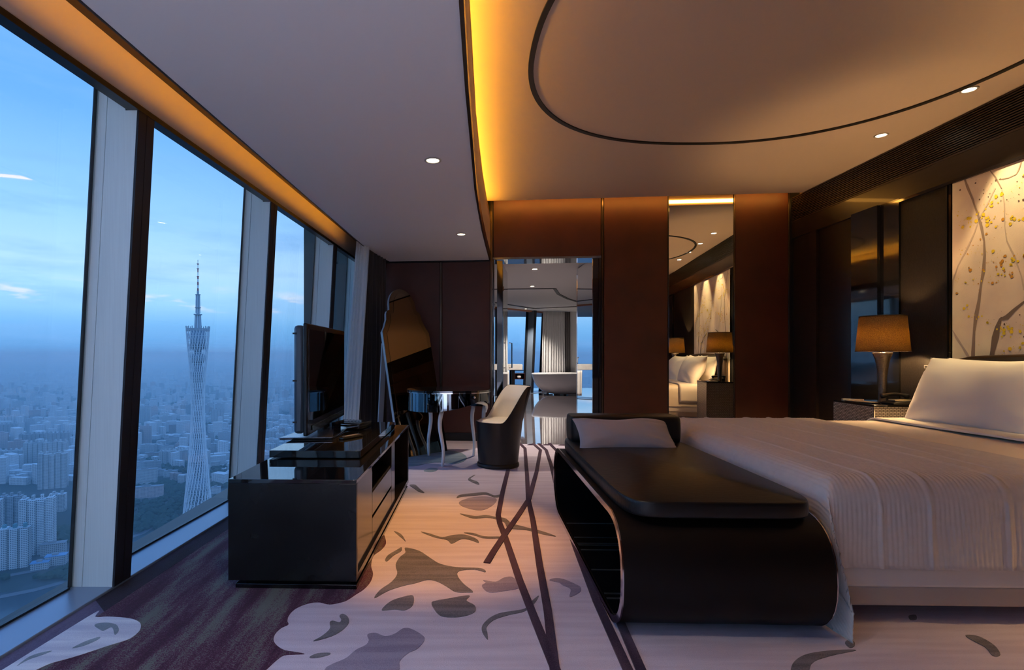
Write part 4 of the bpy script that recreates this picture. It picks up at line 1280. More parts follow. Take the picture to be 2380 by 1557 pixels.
# telephone and note tray
ph = thing('telephone', (3.66, 4.305, NZ), R(-100), 'dark telephone behind the pillow on the far bedside table', 'telephone')
MB().prism_x([(-0.09, 0), (0.09, 0), (0.09, 0.045), (-0.06, 0.022), (-0.09, 0.015)], -0.085, 0.085).build('phone_body', BLACKMATT, ph, bevel=0.006)
hs = [(-0.10 + 0.2 * i / 10, 0.06, 0.058 + 0.022 * math.sin(math.pi * i / 10)) for i in range(11)]
MB().tube([(-0.06, p[0], p[2]) for p in hs], [0.020, 0.020, 0.014, 0.012, 0.012, 0.012, 0.012, 0.012, 0.014, 0.020, 0.020], 10).build('handset', BLACKMATT, ph, smooth=True)
MB().box(-0.02, 0.07, -0.07, 0.05, 0.030, 0.040).build('keypad', pmat('phone_keys', (0.35, 0.30, 0.2), 0.5), ph)
tr = thing('note_tray', (3.47, 4.46, NZ), R(20), 'flat black tray with a note card on the far bedside table', 'tray')
MB().box(-0.055, 0.055, -0.11, 0.11, 0.0, 0.008).build('tray_base', BLACKGLOSS, tr, bevel=0.002)
MB().box(-0.045, 0.045, -0.10, 0.10, 0.008, 0.011).build('note_card', pmat('paper_cream', (0.75, 0.62, 0.45), 0.7), tr)
rcn = thing('remote_control', (3.51, 4.62, NZ), R(70), 'small silver remote control behind the note tray', 'remote')
MB().box(-0.02, 0.02, -0.08, 0.08, 0.0, 0.016).build('remote_body', pmat('remote_silver', (0.55, 0.56, 0.58), 0.3, metal=0.6), rcn, bevel=0.004)

# ---- wall switch plates on the lacquer column
sp = thing('switch_plate', (xr(4.33) + 0.010, 4.33, 0.99), 0, 'small silver switch plate on the dark wall behind the lamp', 'switch')
MB().box(-0.006, 0.0, -0.040, 0.040, -0.014, 0.014).build('plate', pmat('plate_silver', (0.5, 0.5, 0.5), 0.3, metal=0.8), sp, bevel=0.002)
MB().box(-0.009, -0.006, -0.030, -0.004, -0.008, 0.008).build('rocker', BLACKMATT, sp)
MB().box(-0.009, -0.006, 0.004, 0.030, -0.008, 0.008).build('rocker', BLACKMATT, sp)

# ---- painted panel above the headboard
AY0, AY1, AZ0, AZ1 = 2.115, ry(2213.5), 0.55, 2.450
art = thing('painted_panel', (xr((AY0 + AY1) / 2), (AY0 + AY1) / 2, AZ0), 0, 'tall cream panel painted with grey branches and yellow splashes', 'painting')
AYM = (AY0 + AY1) / 2
APAINT = bpy.data.materials.new('art_ground'); APAINT.use_nodes = True
an = APAINT.node_tree; ab = an.nodes['Principled BSDF']; ab.inputs['Roughness'].default_value = 0.7
at_ = an.nodes.new('ShaderNodeTexCoord')
a1 = an.nodes.new('ShaderNodeTexNoise'); a1.inputs['Scale'].default_value = 1.6; a1.inputs['Detail'].default_value = 5
an.links.new(at_.outputs['Object'], a1.inputs['Vector'])
ar = an.nodes.new('ShaderNodeValToRGB')
ar.color_ramp.elements[0].position = 0.35; ar.color_ramp.elements[0].color = srgb(196, 176, 168)
ar.color_ramp.elements[1].position = 0.68; ar.color_ramp.elements[1].color = srgb(232, 220, 190)
e_ = ar.color_ramp.elements.new(0.52); e_.color = srgb(216, 198, 182)
an.links.new(a1.outputs['Fac'], ar.inputs[0]); an.links.new(ar.outputs[0], ab.inputs['Base Color'])
a2 = an.nodes.new('ShaderNodeTexNoise'); a2.inputs['Scale'].default_value = 150; abu = an.nodes.new('ShaderNodeBump'); abu.inputs['Strength'].default_value = 0.25; abu.inputs['Distance'].default_value = 0.003
an.links.new(at_.outputs['Object'], a2.inputs['Vector']); an.links.new(a2.outputs['Fac'], abu.inputs['Height']); an.links.new(abu.outputs[0], ab.inputs['Normal'])
def awall(pts, d):      # pts (y, z) world -> local slab vertices on the panel face
    return [(xr(y) - d - art.location.x, y - AYM, z - AZ0) for y, z in pts]
mbp = MB()
q = [(AY0, AZ0), (AY1, AZ0), (AY1, AZ1), (AY0, AZ1)]
mbp.add(awall(q, 0.0) + awall(q, -0.06), [(0, 1, 2, 3), (7, 6, 5, 4), (0, 4, 5, 1), (1, 5, 6, 2), (2, 6, 7, 3), (3, 7, 4, 0)])
mbp.build('canvas', APAINT, art)
ca = lambda L: [(2080 + x * 0.33408, 340 + y * 0.33408) for x, y in L]


def on_art(px, py):
    k = (px - CX) / F
    Y = 3.82 / (k - 0.0229)
    return (Y, HC - (py - CY) / F * Y)


def stroke(L, ws, mat, name='branch_stroke', mirror=False, dy=0.0, dz=0.0):
    P = [Vector(on_art(px, py)) for px, py in ca(L)]
    if mirror: P = [Vector((AY0 + AY1 - p.x, p.y)) for p in P]
    P = [p + Vector((dy, dz)) for p in P]
    L_, R_ = [], []
    for i in range(len(P)):
        t = (P[min(i + 1, len(P) - 1)] - P[max(i - 1, 0)]).normalized(); nn = Vector((-t.y, t.x))
        w = ws[0] + (ws[1] - ws[0]) * i / (len(P) - 1)
        w *= 1 + 0.3 * math.sin(i * 2.1)
        L_.append(P[i] + nn * w / 2); R_.append(P[i] - nn * w / 2)
    cl = lambda p: (min(max(p.x, AY0 + 0.002), AY1 - 0.002), min(max(p.y, AZ0 + 0.01), AZ1 - 0.002))
    n = len(P)
    out_ = [cl(p) for p in L_] + [cl(p) for p in R_]
    mb = MB().add(awall(out_, 0.0015), [(i, i + 1, n + i + 1, n + i) for i in range(n - 1)])
    mb.build(name, mat, art)


BRN = pmat('paint_branch', srgb(138, 118, 108), 0.7); BRD = pmat('paint_branch_dark', srgb(110, 94, 88), 0.7); BRF = pmat('paint_branch_faint', srgb(178, 160, 150), 0.7)
for mi, dy_, dz_ in ((False, 0, 0), (True, 0.1, -0.05)):
    stroke([(487, 222), (505, 285), (540, 370), (580, 480), (605, 570), (622, 660), (625, 760), (618, 860), (600, 960), (585, 1080), (565, 1180), (552, 1290), (545, 1430), (540, 1800)], (0.012, 0.030), BRN, mirror=mi, dy=dy_, dz=dz_)
    stroke([(1100, 1000), (1000, 1040), (895, 1085), (830, 1140), (780, 1190), (735, 1205), (715, 1260), (700, 1330), (680, 1430), (640, 1700)], (0.012, 0.050), BRD, mirror=mi, dy=dy_, dz=dz_)
    stroke([(700, 290), (650, 390), (590, 500), (550, 610), (500, 720), (440, 830), (405, 930), (380, 1050)], (0.008, 0.014), BRF, mirror=mi, dy=dy_, dz=dz_)
    stroke([(400, 1280), (430, 1330), (470, 1390), (500, 1440), (560, 1560)], (0.010, 0.022), BRF, mirror=mi, dy=dy_, dz=dz_)
    stroke([(665, 165), (700, 215), (742, 292)], (0.008, 0.010), BRN, mirror=mi, dy=dy_, dz=dz_)
    stroke([(880, 110), (862, 165), (845, 195), (790, 220), (735, 230)], (0.008, 0.006), BRN, mirror=mi, dy=dy_, dz=dz_)
    stroke([(745, 300), (762, 400), (765, 560), (780, 660), (830, 760), (880, 900), (900, 1000)], (0.006, 0.012), BRF, mirror=mi, dy=dy_, dz=dz_)
# paint splashes: hundreds of drops thrown on the ground colour
rnd = random.Random(11)
for nm, colr, cnt, rmax in (('yellow_splashes', srgb(212, 182, 40), 900, 0.013), ('ochre_splashes', srgb(184, 130, 44), 300, 0.011), ('dark_splashes', srgb(92, 72, 64), 260, 0.007)):
    mb = MB()
    for c in range(26 if nm[0] == 'y' else 12):
        yc_, zc_ = rnd.uniform(AY0 + 0.05, AY1 - 0.05), rnd.uniform(0.95, AZ1 - 0.05)
        ang = rnd.uniform(-0.6, 0.6)
        for _ in range(cnt // (26 if nm[0] == 'y' else 12)):
            s = rnd.gauss(0, 0.17); y, z = yc_ + s * math.cos(ang) + rnd.gauss(0, 0.02), zc_ + s * math.sin(ang) + rnd.gauss(0, 0.02)
            if not (AY0 + 0.03 < y < AY1 - 0.03 and 0.9 < z < AZ1 - 0.03): continue
            r0 = rmax * rnd.random() ** 3 + 0.002
            ks = 7
            ring_ = [(y + r0 * (0.8 + 0.4 * rnd.random()) * math.cos(6.283 * k / ks), z + r0 * (0.8 + 0.4 * rnd.random()) * math.sin(6.283 * k / ks)) for k in range(ks)]
            mb.add(awall(ring_, 0.002), [tuple(range(ks))])
    tag(mb.build(nm, pmat('paint_' + nm, colr, 0.6), art), kind='stuff')

# ================================================================== bathroom beyond the doorway
MARBLE = pmat('marble_floor', (0.20, 0.17, 0.185), 0.05, noise=0.35, nscale=2.2, spec=0.9, coat=0.6, detail=9)
yd = lambda X: yt(X)
x0, x1 = bx(1143), bx(1397)
fb = MB().prism([(x0, yd(x0) + 0.002), (x1, yd(x1) + 0.002), (x1, yw(x1) + 0.16), (5.4, yw(4.5) + 0.3), (5.4, 16.6), (-1.0, 16.6), (-1.0, yw(-1.0) + 0.17), (x0, yw(x0) + 0.16)], -0.06, -0.002).build('floor_bathroom', MARBLE)
tag(fb, kind='structure')
cb_ = MB().prism([(-1.2, yw(-1.2) + 0.17), (5.4, yw(5.4) + 0.17), (5.4, 16.8), (-1.2, 16.8)], 2.30, 2.42).build('ceiling_bathroom', PAINT); tag(cb_, kind='structure')
# thin black lines let into the bathroom ceiling
GB = MATS['groove_black']
def cl(px, py): 
    p = flat(px, py, 2.30); return (p.x, p.y)
MB().ribbon([cl(1100, 672), cl(1289, 670)], 0.05, 2.288, 2.301).build('ceiling_line', GB, cb_)
MB().ribbon([cl(1289, 670), cl(1298, 683), cl(1320, 694), cl(1350, 703), cl(1400, 708)], 0.06, 2.288, 2.301).build('ceiling_line', GB, cb_)
MB().ribbon([cl(1100, 694), cl(1165, 705), cl(1242, 716.5)], 0.07, 2.288, 2.301).build('ceiling_line', GB, cb_)
MB().ribbon([cl(1242, 716.5), cl(1300, 713.5), cl(1400, 710)], 0.07, 2.288, 2.301).build('ceiling_line', GB, cb_)
# walls: left, right, far right pier
tag(MB().box(-1.15, -1.0, yw(-1.0) + 0.17, 16.7, -0.05, 2.35).build('wall_bathroom_left', pmat('bath_dark_wall', (0.05, 0.045, 0.045), 0.2)), kind='structure')
tag(MB().box(5.4, 5.55, 6.2, 16.7, -0.05, 2.35).build('wall_bathroom_right', PAINT), kind='structure')
pier = MB().prism([(3.12, 14.75), (5.4, 14.75), (5.4, 16.6), (3.12, 16.6)], -0.01, 2.31).build('wall_bathroom_pier', PAINT); tag(pier, kind='structure')
# door lining
JW = pmat('door_lining_dark', (0.016, 0.018, 0.022), 0.08, coat=0.4)
MB_ = wall_seg(1145, 1397, 2.285, 2.31, 0.0, 0.34).build('trim_door_head', pmat('head_dark_marble', (0.14, 0.17, 0.22), 0.08, noise=0.5, nscale=5, coat=0.4)); tag(MB_, kind='structure')
tag(wall_seg(1145, 1149, 0.0, 2.285, -0.004, 0.34).build('trim_door_jamb', JW), kind='structure')
tag(wall_seg(1155, 1168, 0.0, 2.285, 0.05, 0.11).build('trim_door_post', BLACKGLOSS), kind='structure')
tag(wall_seg(1379, 1392, 0.0, 2.285, 0.02, 0.10).build('trim_door_post_right', JW), kind='structure')
tag(wall_seg(1392.5, 1397, 0.0, 2.285, -0.006, 0.34).build('trim_door_jamb_right', JW), kind='structure')
xm = bx(1378)
mj = MB().box(xm, xm + 0.02, yw(xm) + 0.03, 7.25, 0.0, 2.285).build('wall_bathroom_mirror', MIRROR); tag(mj, kind='structure')
MB().box(xm + 0.02, xm + 0.10, yw(xm) + 0.16, 7.25, 0.0, 2.285).build('mirror_backing', JW, mj)
MB().box(xm - 0.004, xm + 0.02, 7.25, 7.262, 0.0, 2.285).build('mirror_edge', CHROME, mj)
# open glass door leaf seen edge-on by the left post
gd = thing('glass_door', (bx(1169.5), yw(bx(1169.5)) + 0.12, 0), 0, 'clear glass door leaf standing open at the bathroom entrance', 'door')
MB().hexa([(0, 0, 0.01), (0.010, 0, 0.01), (0.14, 0.80, 0.01), (0.13, 0.80, 0.01)], [(0, 0, 2.25), (0.010, 0, 2.25), (0.14, 0.80, 2.25), (0.13, 0.80, 2.25)]).build('leaf', CLEAR, gd)
MB().tube([(0.15, 0.68, 0.90), (0.19, 0.68, 0.90), (0.19, 0.68, 1.25), (0.15, 0.68, 1.25)], 0.009, 8).build('door_handle', CHROME, gd)
MB().box(-0.004, 0.016, -0.01, 0.03, 0.3, 0.36).build('hinge', CHROME, gd)
MB().box(-0.004, 0.016, -0.01, 0.03, 1.9, 1.96).build('hinge', CHROME, gd)
# blocking wall between bathroom and the rest of the corridor
tag(MB().prism([(x0 - 0.02, yw(x0) + 0.17), (x0 - 0.05, 7.2), (x0 - 0.13, 7.2), (x0 - 0.13, yw(x0) + 0.17)], 0.0, 2.30).build('wall_bathroom_return', pmat('return_mirror', (0.45, 0.52, 0.58), 0.04, metal=1.0)), kind='structure')

# slanted window wall at the far end
fw0 = Vector((-1.0, 12.455 - 1.06)); fdir = Vector((1, 1.06)).normalized(); fnr = Vector((-fdir.y, fdir.x))     # fnr points outside
def fwp(s, d, z): 
    p = fw0 + fdir * s + fnr * (d - 0.05 * (z - 1.1) * 1.0)
    return (p.x, p.y, z)
def fbox(s0, s1, d0, d1, z0, z1):
    return MB().hexa([fwp(s0, d0, z0), fwp(s1, d0, z0), fwp(s1, d1, z0), fwp(s0, d1, z0)], [fwp(s0, d0, z1), fwp(s1, d0, z1), fwp(s1, d1, z1), fwp(s0, d1, z1)])
def s_at(px):
    k = (px - CX) / F                       # column px crosses the window line
    t = (k * fw0.y - fw0.x) / (fdir.x - k * fdir.y)
    return t
FIN_B = pmat('bath_fin_blue_grey', (0.13, 0.17, 0.23), 0.4)
tag(fbox(-0.3, 6.6, -0.25, 0.30, -0.05, 0.006).build('trim_bath_sill', SILL), kind='structure')
wnb = fbox(-0.3, 6.6, 0.06, 0.07, 0.0, 2.32).build('window_6', GLASS); tag(wnb, kind='structure')
tag(fbox(-0.3, 6.6, -0.10, 0.0, 2.26, 2.32).build('trim_bath_fascia', pmat('bath_fascia_copper', (0.5, 0.22, 0.12), 0.4)), kind='structure')
for i, p in enumerate((1150, 1232, 1268, 1330)):
    s1 = s_at(p)
    f_ = fbox(s1 - 0.11, s1, -0.16, 0.06, 0.0, 2.3).build('trim_bath_fin_%d' % (i + 1), FIN_B); tag(f_, kind='structure')
    fbox(s1 - 0.108, s1 - 0.002, -0.17, -0.16, 0.0, 2.3).build('fin_edge_strip', FIN_DARK, f_)
    fbox(s1 - 0.15, s1 - 0.11, 0.03, 0.09, 0.0, 2.3).build('window_frame', FRAME_BLACK, f_)

curtain('bathroom_curtain', [(2.30, 14.45), (2.62, 14.50), (2.93, 14.55)], [(2.26, 14.42), (2.60, 14.48), (2.95, 14.55)], 0.02, 2.29, 9, 0.030, pmat('bath_curtain_white', (0.80, 0.79, 0.78), 0.8, bump=0.1, bscale=200),
        'white floor-length curtain behind the bathtub', seed=12)
curtain('bathroom_curtain', [(2.88, 14.66), (3.00, 14.68), (3.12, 14.70)], [(2.90, 14.66), (3.02, 14.68), (3.14, 14.70)], 0.02, 2.29, 4, 0.03, pmat('bath_curtain_taupe', (0.22, 0.20, 0.19), 0.8),
        'narrow taupe curtain beside the white curtain in the bathroom', seed=14)

# freestanding egg-shaped bathtub
tub = thing('bathtub', (2.86, 13.95, 0), R(3), 'white freestanding oval bathtub', 'bathtub')
TUBM = pmat('tub_white', (0.80, 0.80, 0.82), 0.18, coat=0.3)
prof = [(0.34, 0.02), (0.50, 0.04), (0.64, 0.095), (0.76, 0.185), (0.85, 0.30), (0.905, 0.42), (0.935, 0.535), (0.942, 0.570), (0.925, 0.580), (0.900, 0.565), (0.84, 0.42), (0.68, 0.24), (0.45, 0.16), (0.02, 0.14)]
MB().lathe(prof, 56, sx=1.0, sy=0.50).build('tub_shell', TUBM, tub, smooth=True)
MB().lathe([(0.36, 0.0), (0.36, 0.04)], 40, sx=1.0, sy=0.55).build('tub_foot', CHROME, tub)

# vanity stand with stone basin, towel and roll
van = thing('washstand', (0.30, 10.25, 0), 0, 'washstand with white stone basin top in the bathroom', 'washstand')
STONE = pmat('basin_stone', (0.66, 0.64, 0.62), 0.4, noise=0.15, nscale=8)
MB().box(0.0, 0.935, 0.0, 0.48, 0.775, 0.888).build('basin_top', STONE, van, bevel=0.008)
MB().box(0.10, 0.80, 0.08, 0.40, 0.8885, 0.892).build('basin_hollow_shade', pmat('basin_shadow', (0.45, 0.43, 0.42), 0.3), van)  # flat darker sheet on the top, its colour standing for shade in a hollow
for x in (0.72, 0.10):
    MB().box(x, x + 0.065, 0.03, 0.10, 0.0, 0.775).build('leg', BLACKGLOSS, van)
    MB().box(x, x + 0.065, 0.38, 0.45, 0.0, 0.775).build('leg', BLACKGLOSS, van)
MB().box(0.70, 1.00, 0.02, 0.035, 0.760, 0.772).build('rail', DARKMETAL, van)
MB().box(0.985, 1.0, 0.02, 0.035, 0.0, 0.772).build('rail', DARKMETAL, van)
MB().box(0.79, 0.985, 0.03, 0.30, 0.590, 0.600).build('towel_shelf', pmat('shelf_burgundy', (0.05, 0.008, 0.010), 0.3), van)
MB().box(0.79, 0.985, 0.03, 0.30, 0.700, 0.710).build('towel_shelf', MATS['shelf_burgundy'], van)
MB().box(0.785, 0.795, 0.03, 0.30, 0.590, 0.710).build('shelf_side', MATS['shelf_burgundy'], van)
MB().box(0.975, 0.985, 0.03, 0.30, 0.590, 0.710).build('shelf_side', MATS['shelf_burgundy'], van)
MB().box(0.795, 0.975, 0.29, 0.30, 0.600, 0.700).build('shelf_back', BLACKMATT, van)
tw = thing('rolled_towel', (1.175, 10.30, 0.602), 0, 'white rolled towel in the burgundy shelf of the washstand', 'towel')
MB().lathe([(0.002, -0.0), (0.036, 0.003), (0.040, 0.02), (0.040, 0.12), (0.036, 0.137), (0.002, 0.14)], 24).build('roll', LINEN, tw, smooth=True).rotation_euler = (R(90), 0, 0)
tw.children[0].location = (0, 0.15, 0.040)
hg = MB().grid(lambda u, v: (0.865 + 0.10 * u + 0.01 * v, 10.215 + 0.010 * math.sin(u * 9), 0.77 - v * 0.50), 14, 10).build('hand_towel', LINEN, None, smooth=True)
m = hg.modifiers.new('th', 'SOLIDIFY'); m.thickness = 0.012
tag(hg, 'white hand towel hanging from the front of the washstand', 'towel')
MB_ = thing('tap', (0.92, 10.40, 0.892), 0, 'small chrome tap on the washstand', 'tap')
MB().tube([(0, 0, 0), (0, 0, 0.10), (0, -0.03, 0.13), (0, -0.08, 0.13)], 0.012, 8).build('spout', CHROME, MB_, smooth=True)
MB().lathe([(0.022, 0), (0.022, 0.008)], 14).build('tap_base', CHROME, MB_)


# ================================================================== recessed downlights
LENS = emit('downlight_lens', (1.0, 0.86, 0.62), 9.0)
RINGM = pmat('downlight_ring', (0.55, 0.48, 0.40), 0.4)


def downlight(x, y, z, label, power, size=R(80), blend=0.6, color=(1.0, 0.72, 0.42), aim=None, r=0.038, group='recessed downlights'):
    t = thing('downlight', (x, y, z), 0, label, 'downlight', group)
    MB().lathe([(r, -0.0005), (r + 0.014, -0.0005), (r + 0.014, -0.004), (r + 0.002, -0.006), (r, -0.002)], 28, cap=False).build('ring', RINGM, t, smooth=True)
    MB().lathe([(0.001, -0.0012), (r, -0.0012)], 24, cap=False).build('lens', LENS, t)
    ld = bpy.data.lights.new('downlight_beam', 'SPOT'); ld.energy = power; ld.color = color; ld.spot_size = size; ld.spot_blend = blend; ld.shadow_soft_size = 0.03
    lo = bpy.data.objects.new('downlight_beam', ld); COL.objects.link(lo); lo.parent = t; lo.location = (0, 0, -0.012)
    if aim:
        d = Vector(aim) - Vector((x, y, z - 0.012))
        lo.rotation_euler = d.to_track_quat('-Z', 'Y').to_euler()
    return t


# window-side soffit
p = flat(1006, 372, ZS); downlight(p.x, p.y, ZS, 'recessed ceiling light above the television', P_DOWN * 6.0, R(48), color=(1.0, 0.44, 0.09))
p = flat(1072, 544, ZS); downlight(p.x, p.y, ZS, 'recessed ceiling light above the writing table', P_DOWN * 2.5, R(80), color=(1.0, 0.80, 0.58))
downlight(-0.25, 1.15, ZS, 'unseen ceiling light added in the soffit just above the picture edge', P_DOWN, R(110), color=(1.0, 0.85, 0.7))  # extra soffit lamp out of view, added to brighten the carpet
# row along the headboard wall
for i, (y, pw, lb) in enumerate(((4.404, P_ART * 0.12, 'farthest recessed ceiling light of the row along the grille'), (3.643, P_ART, 'recessed ceiling light nearest the painted panel, second of the grille row'),
                                 (2.88, P_ART, 'recessed ceiling light over the pillows, third of the grille row'), (2.12, P_ART * 0.5, 'recessed ceiling light nearest the camera in the grille row'))):
    x = 3.59
    downlight(x, y, ZC, lb, pw, R(46), 0.5, color=(1.0, 0.74, 0.34), aim=(xr(y) - 0.01, y, 1.65))
# bathroom
for px, py, lb in ((1243, 625, 'bathroom ceiling light nearest the doorway'), (1237, 665, 'bathroom ceiling light before the black ceiling line'), (1222, 717.5, 'farthest bathroom ceiling light by the window')):
    p = flat(px, py, 2.30); downlight(p.x, p.y, 2.30, lb, P_BATH, R(110), color=(1.0, 0.88, 0.76))

# unseen lounge lamps behind the camera, added to brighten the bedroom
for i in range(4):
    for j, x in enumerate((-0.6, 1.2)):
        downlight(x, -1.3 - 1.6 * i, ZS, 'fill light added in the unseen lounge behind the camera, %s row, %s from the bedroom' % (('window', 'inner')[j], ('first', 'second', 'third', 'fourth')[i]), P_LOUNGE_FILL, R(120), color=(0.74, 0.89, 1.0))

# ================================================================== the city far below
ZG = -394.0
rnd = random.Random(5)
GROUND = bpy.data.materials.new('city_ground'); GROUND.use_nodes = True
gn = GROUND.node_tree; gb = gn.nodes['Principled BSDF']; gb.inputs['Roughness'].default_value = 0.9
gp = gn.nodes.new('ShaderNodeNewGeometry'); gm = gn.nodes.new('ShaderNodeMapping'); gm.inputs['Scale'].default_value = (0.004, 0.004, 0.004)
gn.links.new(gp.outputs['Position'], gm.inputs[0])
gx = gn.nodes.new('ShaderNodeTexNoise'); gx.inputs['Scale'].default_value = 1.0; gx.inputs['Detail'].default_value = 8; gn.links.new(gm.outputs[0], gx.inputs['Vector'])
gr = gn.nodes.new('ShaderNodeValToRGB')
gr.color_ramp.elements[0].position = 0.40; gr.color_ramp.elements[0].color = (0.014, 0.026, 0.022, 1)
gr.color_ramp.elements[1].position = 0.66; gr.color_ramp.elements[1].color = (0.10, 0.10, 0.11, 1)
e_ = gr.color_ramp.elements.new(0.52); e_.color = (0.045, 0.052, 0.045, 1)
gn.links.new(gx.outputs['Fac'], gr.inputs[0]); gn.links.new(gr.outputs[0], gb.inputs['Base Color'])
ground = MB().add([(-60000, -20000, ZG), (40000, -20000, ZG), (40000, 70000, ZG), (-60000, 70000, ZG)], [(0, 1, 2, 3)]).build('city_ground', GROUND)
tag(ground, kind='structure')
WATER = pmat('river_water', (0.020, 0.035, 0.050), 0.15, spec=0.6)
ROAD = pmat('road_grey', (0.16, 0.15, 0.16), 0.8)
gpt = lambda px, py, z=ZG: flat(px, py, z)


def gpoly(pts, mat, name, z=0.4):
    P = [gpt(px, py) for px, py in pts]
    return MB().prism([(p.x, p.y) for p in P], ZG + 0.05, ZG + z).build(name, mat, ground)


gpoly([(-700, 1700), (-500, 1440), (-100, 1385), (70, 1372), (160, 1362), (240, 1352), (330, 1330), (440, 1420), (300, 1700)], WATER, 'river')
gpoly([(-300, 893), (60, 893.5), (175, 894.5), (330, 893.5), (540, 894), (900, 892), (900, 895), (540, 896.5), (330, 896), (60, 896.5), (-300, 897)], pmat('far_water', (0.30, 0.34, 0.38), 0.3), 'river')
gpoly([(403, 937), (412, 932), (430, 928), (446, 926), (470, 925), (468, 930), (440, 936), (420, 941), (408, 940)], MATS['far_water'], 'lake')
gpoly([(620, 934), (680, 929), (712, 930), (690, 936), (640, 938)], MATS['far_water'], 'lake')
for L in ([(-300, 1130), (0, 1112), (60, 1100), (160, 1095), (330, 1085)], [(-100, 1360), (0, 1342), (90, 1325), (165, 1300), (330, 1240), (430, 1175), (520, 1150)], [(310, 1160), (420, 1152), (530, 1140), (700, 1110)],
          [(330, 1230), (420, 1160), (450, 1090), (470, 1000)], [(0, 1388), (80, 1372), (160, 1350)], [(320, 1060), (420, 1020), (530, 1000), (700, 985)]):
    P = [gpt(px, py) for px, py in L]
    MB().ribbon([(p.x, p.y) for p in P], 14.0, ZG + 0.3, ZG + 0.9).build('road', ROAD, ground)

# facade: floors and window columns, sized in metres
def facade(name, wall, glassc):
    m = bpy.data.materials.new(name); m.use_nodes = True
    n = m.node_tree; b = n.nodes['Principled BSDF']; b.inputs['Roughness'].default_value = 0.7
    g_ = n.nodes.new('ShaderNodeNewGeometry'); s_ = n.nodes.new('ShaderNodeSeparateXYZ'); n.links.new(g_.outputs['Position'], s_.inputs[0])
    def saw(inp, per, duty):
        a = n.nodes.new('ShaderNodeMath'); a.operation = 'MULTIPLY'; a.inputs[1].default_value = 1 / per; n.links.new(inp, a.inputs[0])
        f = n.nodes.new('ShaderNodeMath'); f.operation = 'FRACT'; n.links.new(a.outputs[0], f.inputs[0])
        c = n.nodes.new('ShaderNodeMath'); c.operation = 'LESS_THAN'; c.inputs[1].default_value = duty; n.links.new(f.outputs[0], c.inputs[0])
        return c.outputs[0]
    sm = n.nodes.new('ShaderNodeMath'); sm.operation = 'ADD'; n.links.new(s_.outputs['X'], sm.inputs[0]); n.links.new(s_.outputs['Y'], sm.inputs[1])
    z = saw(s_.outputs['Z'], 3.4, 0.52); h = saw(sm.outputs[0], 4.3, 0.62)
    mu = n.nodes.new('ShaderNodeMath'); mu.operation = 'MULTIPLY'; n.links.new(z, mu.inputs[0]); n.links.new(h, mu.inputs[1])
    sn_ = n.nodes.new('ShaderNodeSeparateXYZ'); n.links.new(g_.outputs['Normal'], sn_.inputs[0])
    up = n.nodes.new('ShaderNodeMath'); up.operation = 'LESS_THAN'; up.inputs[1].default_value = 0.5; n.links.new(sn_.outputs['Z'], up.inputs[0])
    m2 = n.nodes.new('ShaderNodeMath'); m2.operation = 'MULTIPLY'; n.links.new(mu.outputs[0], m2.inputs[0]); n.links.new(up.outputs[0], m2.inputs[1])
    mx = n.nodes.new('ShaderNodeMixRGB'); mx.inputs[1].default_value = (*wall, 1); mx.inputs[2].default_value = (*glassc, 1)
    n.links.new(m2.outputs[0], mx.inputs[0])
    ob = n.nodes.new('ShaderNodeObjectInfo'); mr = n.nodes.new('ShaderNodeMapRange'); mr.inputs['To Min'].default_value = 0.75; mr.inputs['To Max'].default_value = 1.2
    n.links.new(ob.outputs['Random'], mr.inputs['Value']); hs_ = n.nodes.new('ShaderNodeHueSaturation'); n.links.new(mr.outputs[0], hs_.inputs['Value']); n.links.new(mx.outputs[0], hs_.inputs['Color'])
    n.links.new(hs_.outputs[0], b.inputs['Base Color'])
    MATS[name] = m
    return m


FAC = [facade('facade_pale', (0.62, 0.62, 0.62), (0.10, 0.12, 0.15)), facade('facade_grey', (0.40, 0.41, 0.43), (0.07, 0.08, 0.10)), facade('facade_pink', (0.56, 0.44, 0.42), (0.14, 0.10, 0.10))]
ROOFT = pmat('roof_teal', (0.10, 0.26, 0.30), 0.6); ROOFB = pmat('roof_blue', (0.16, 0.34, 0.55), 0.5); ROOFG = pmat('roof_grey', (0.30, 0.30, 0.32), 0.8)


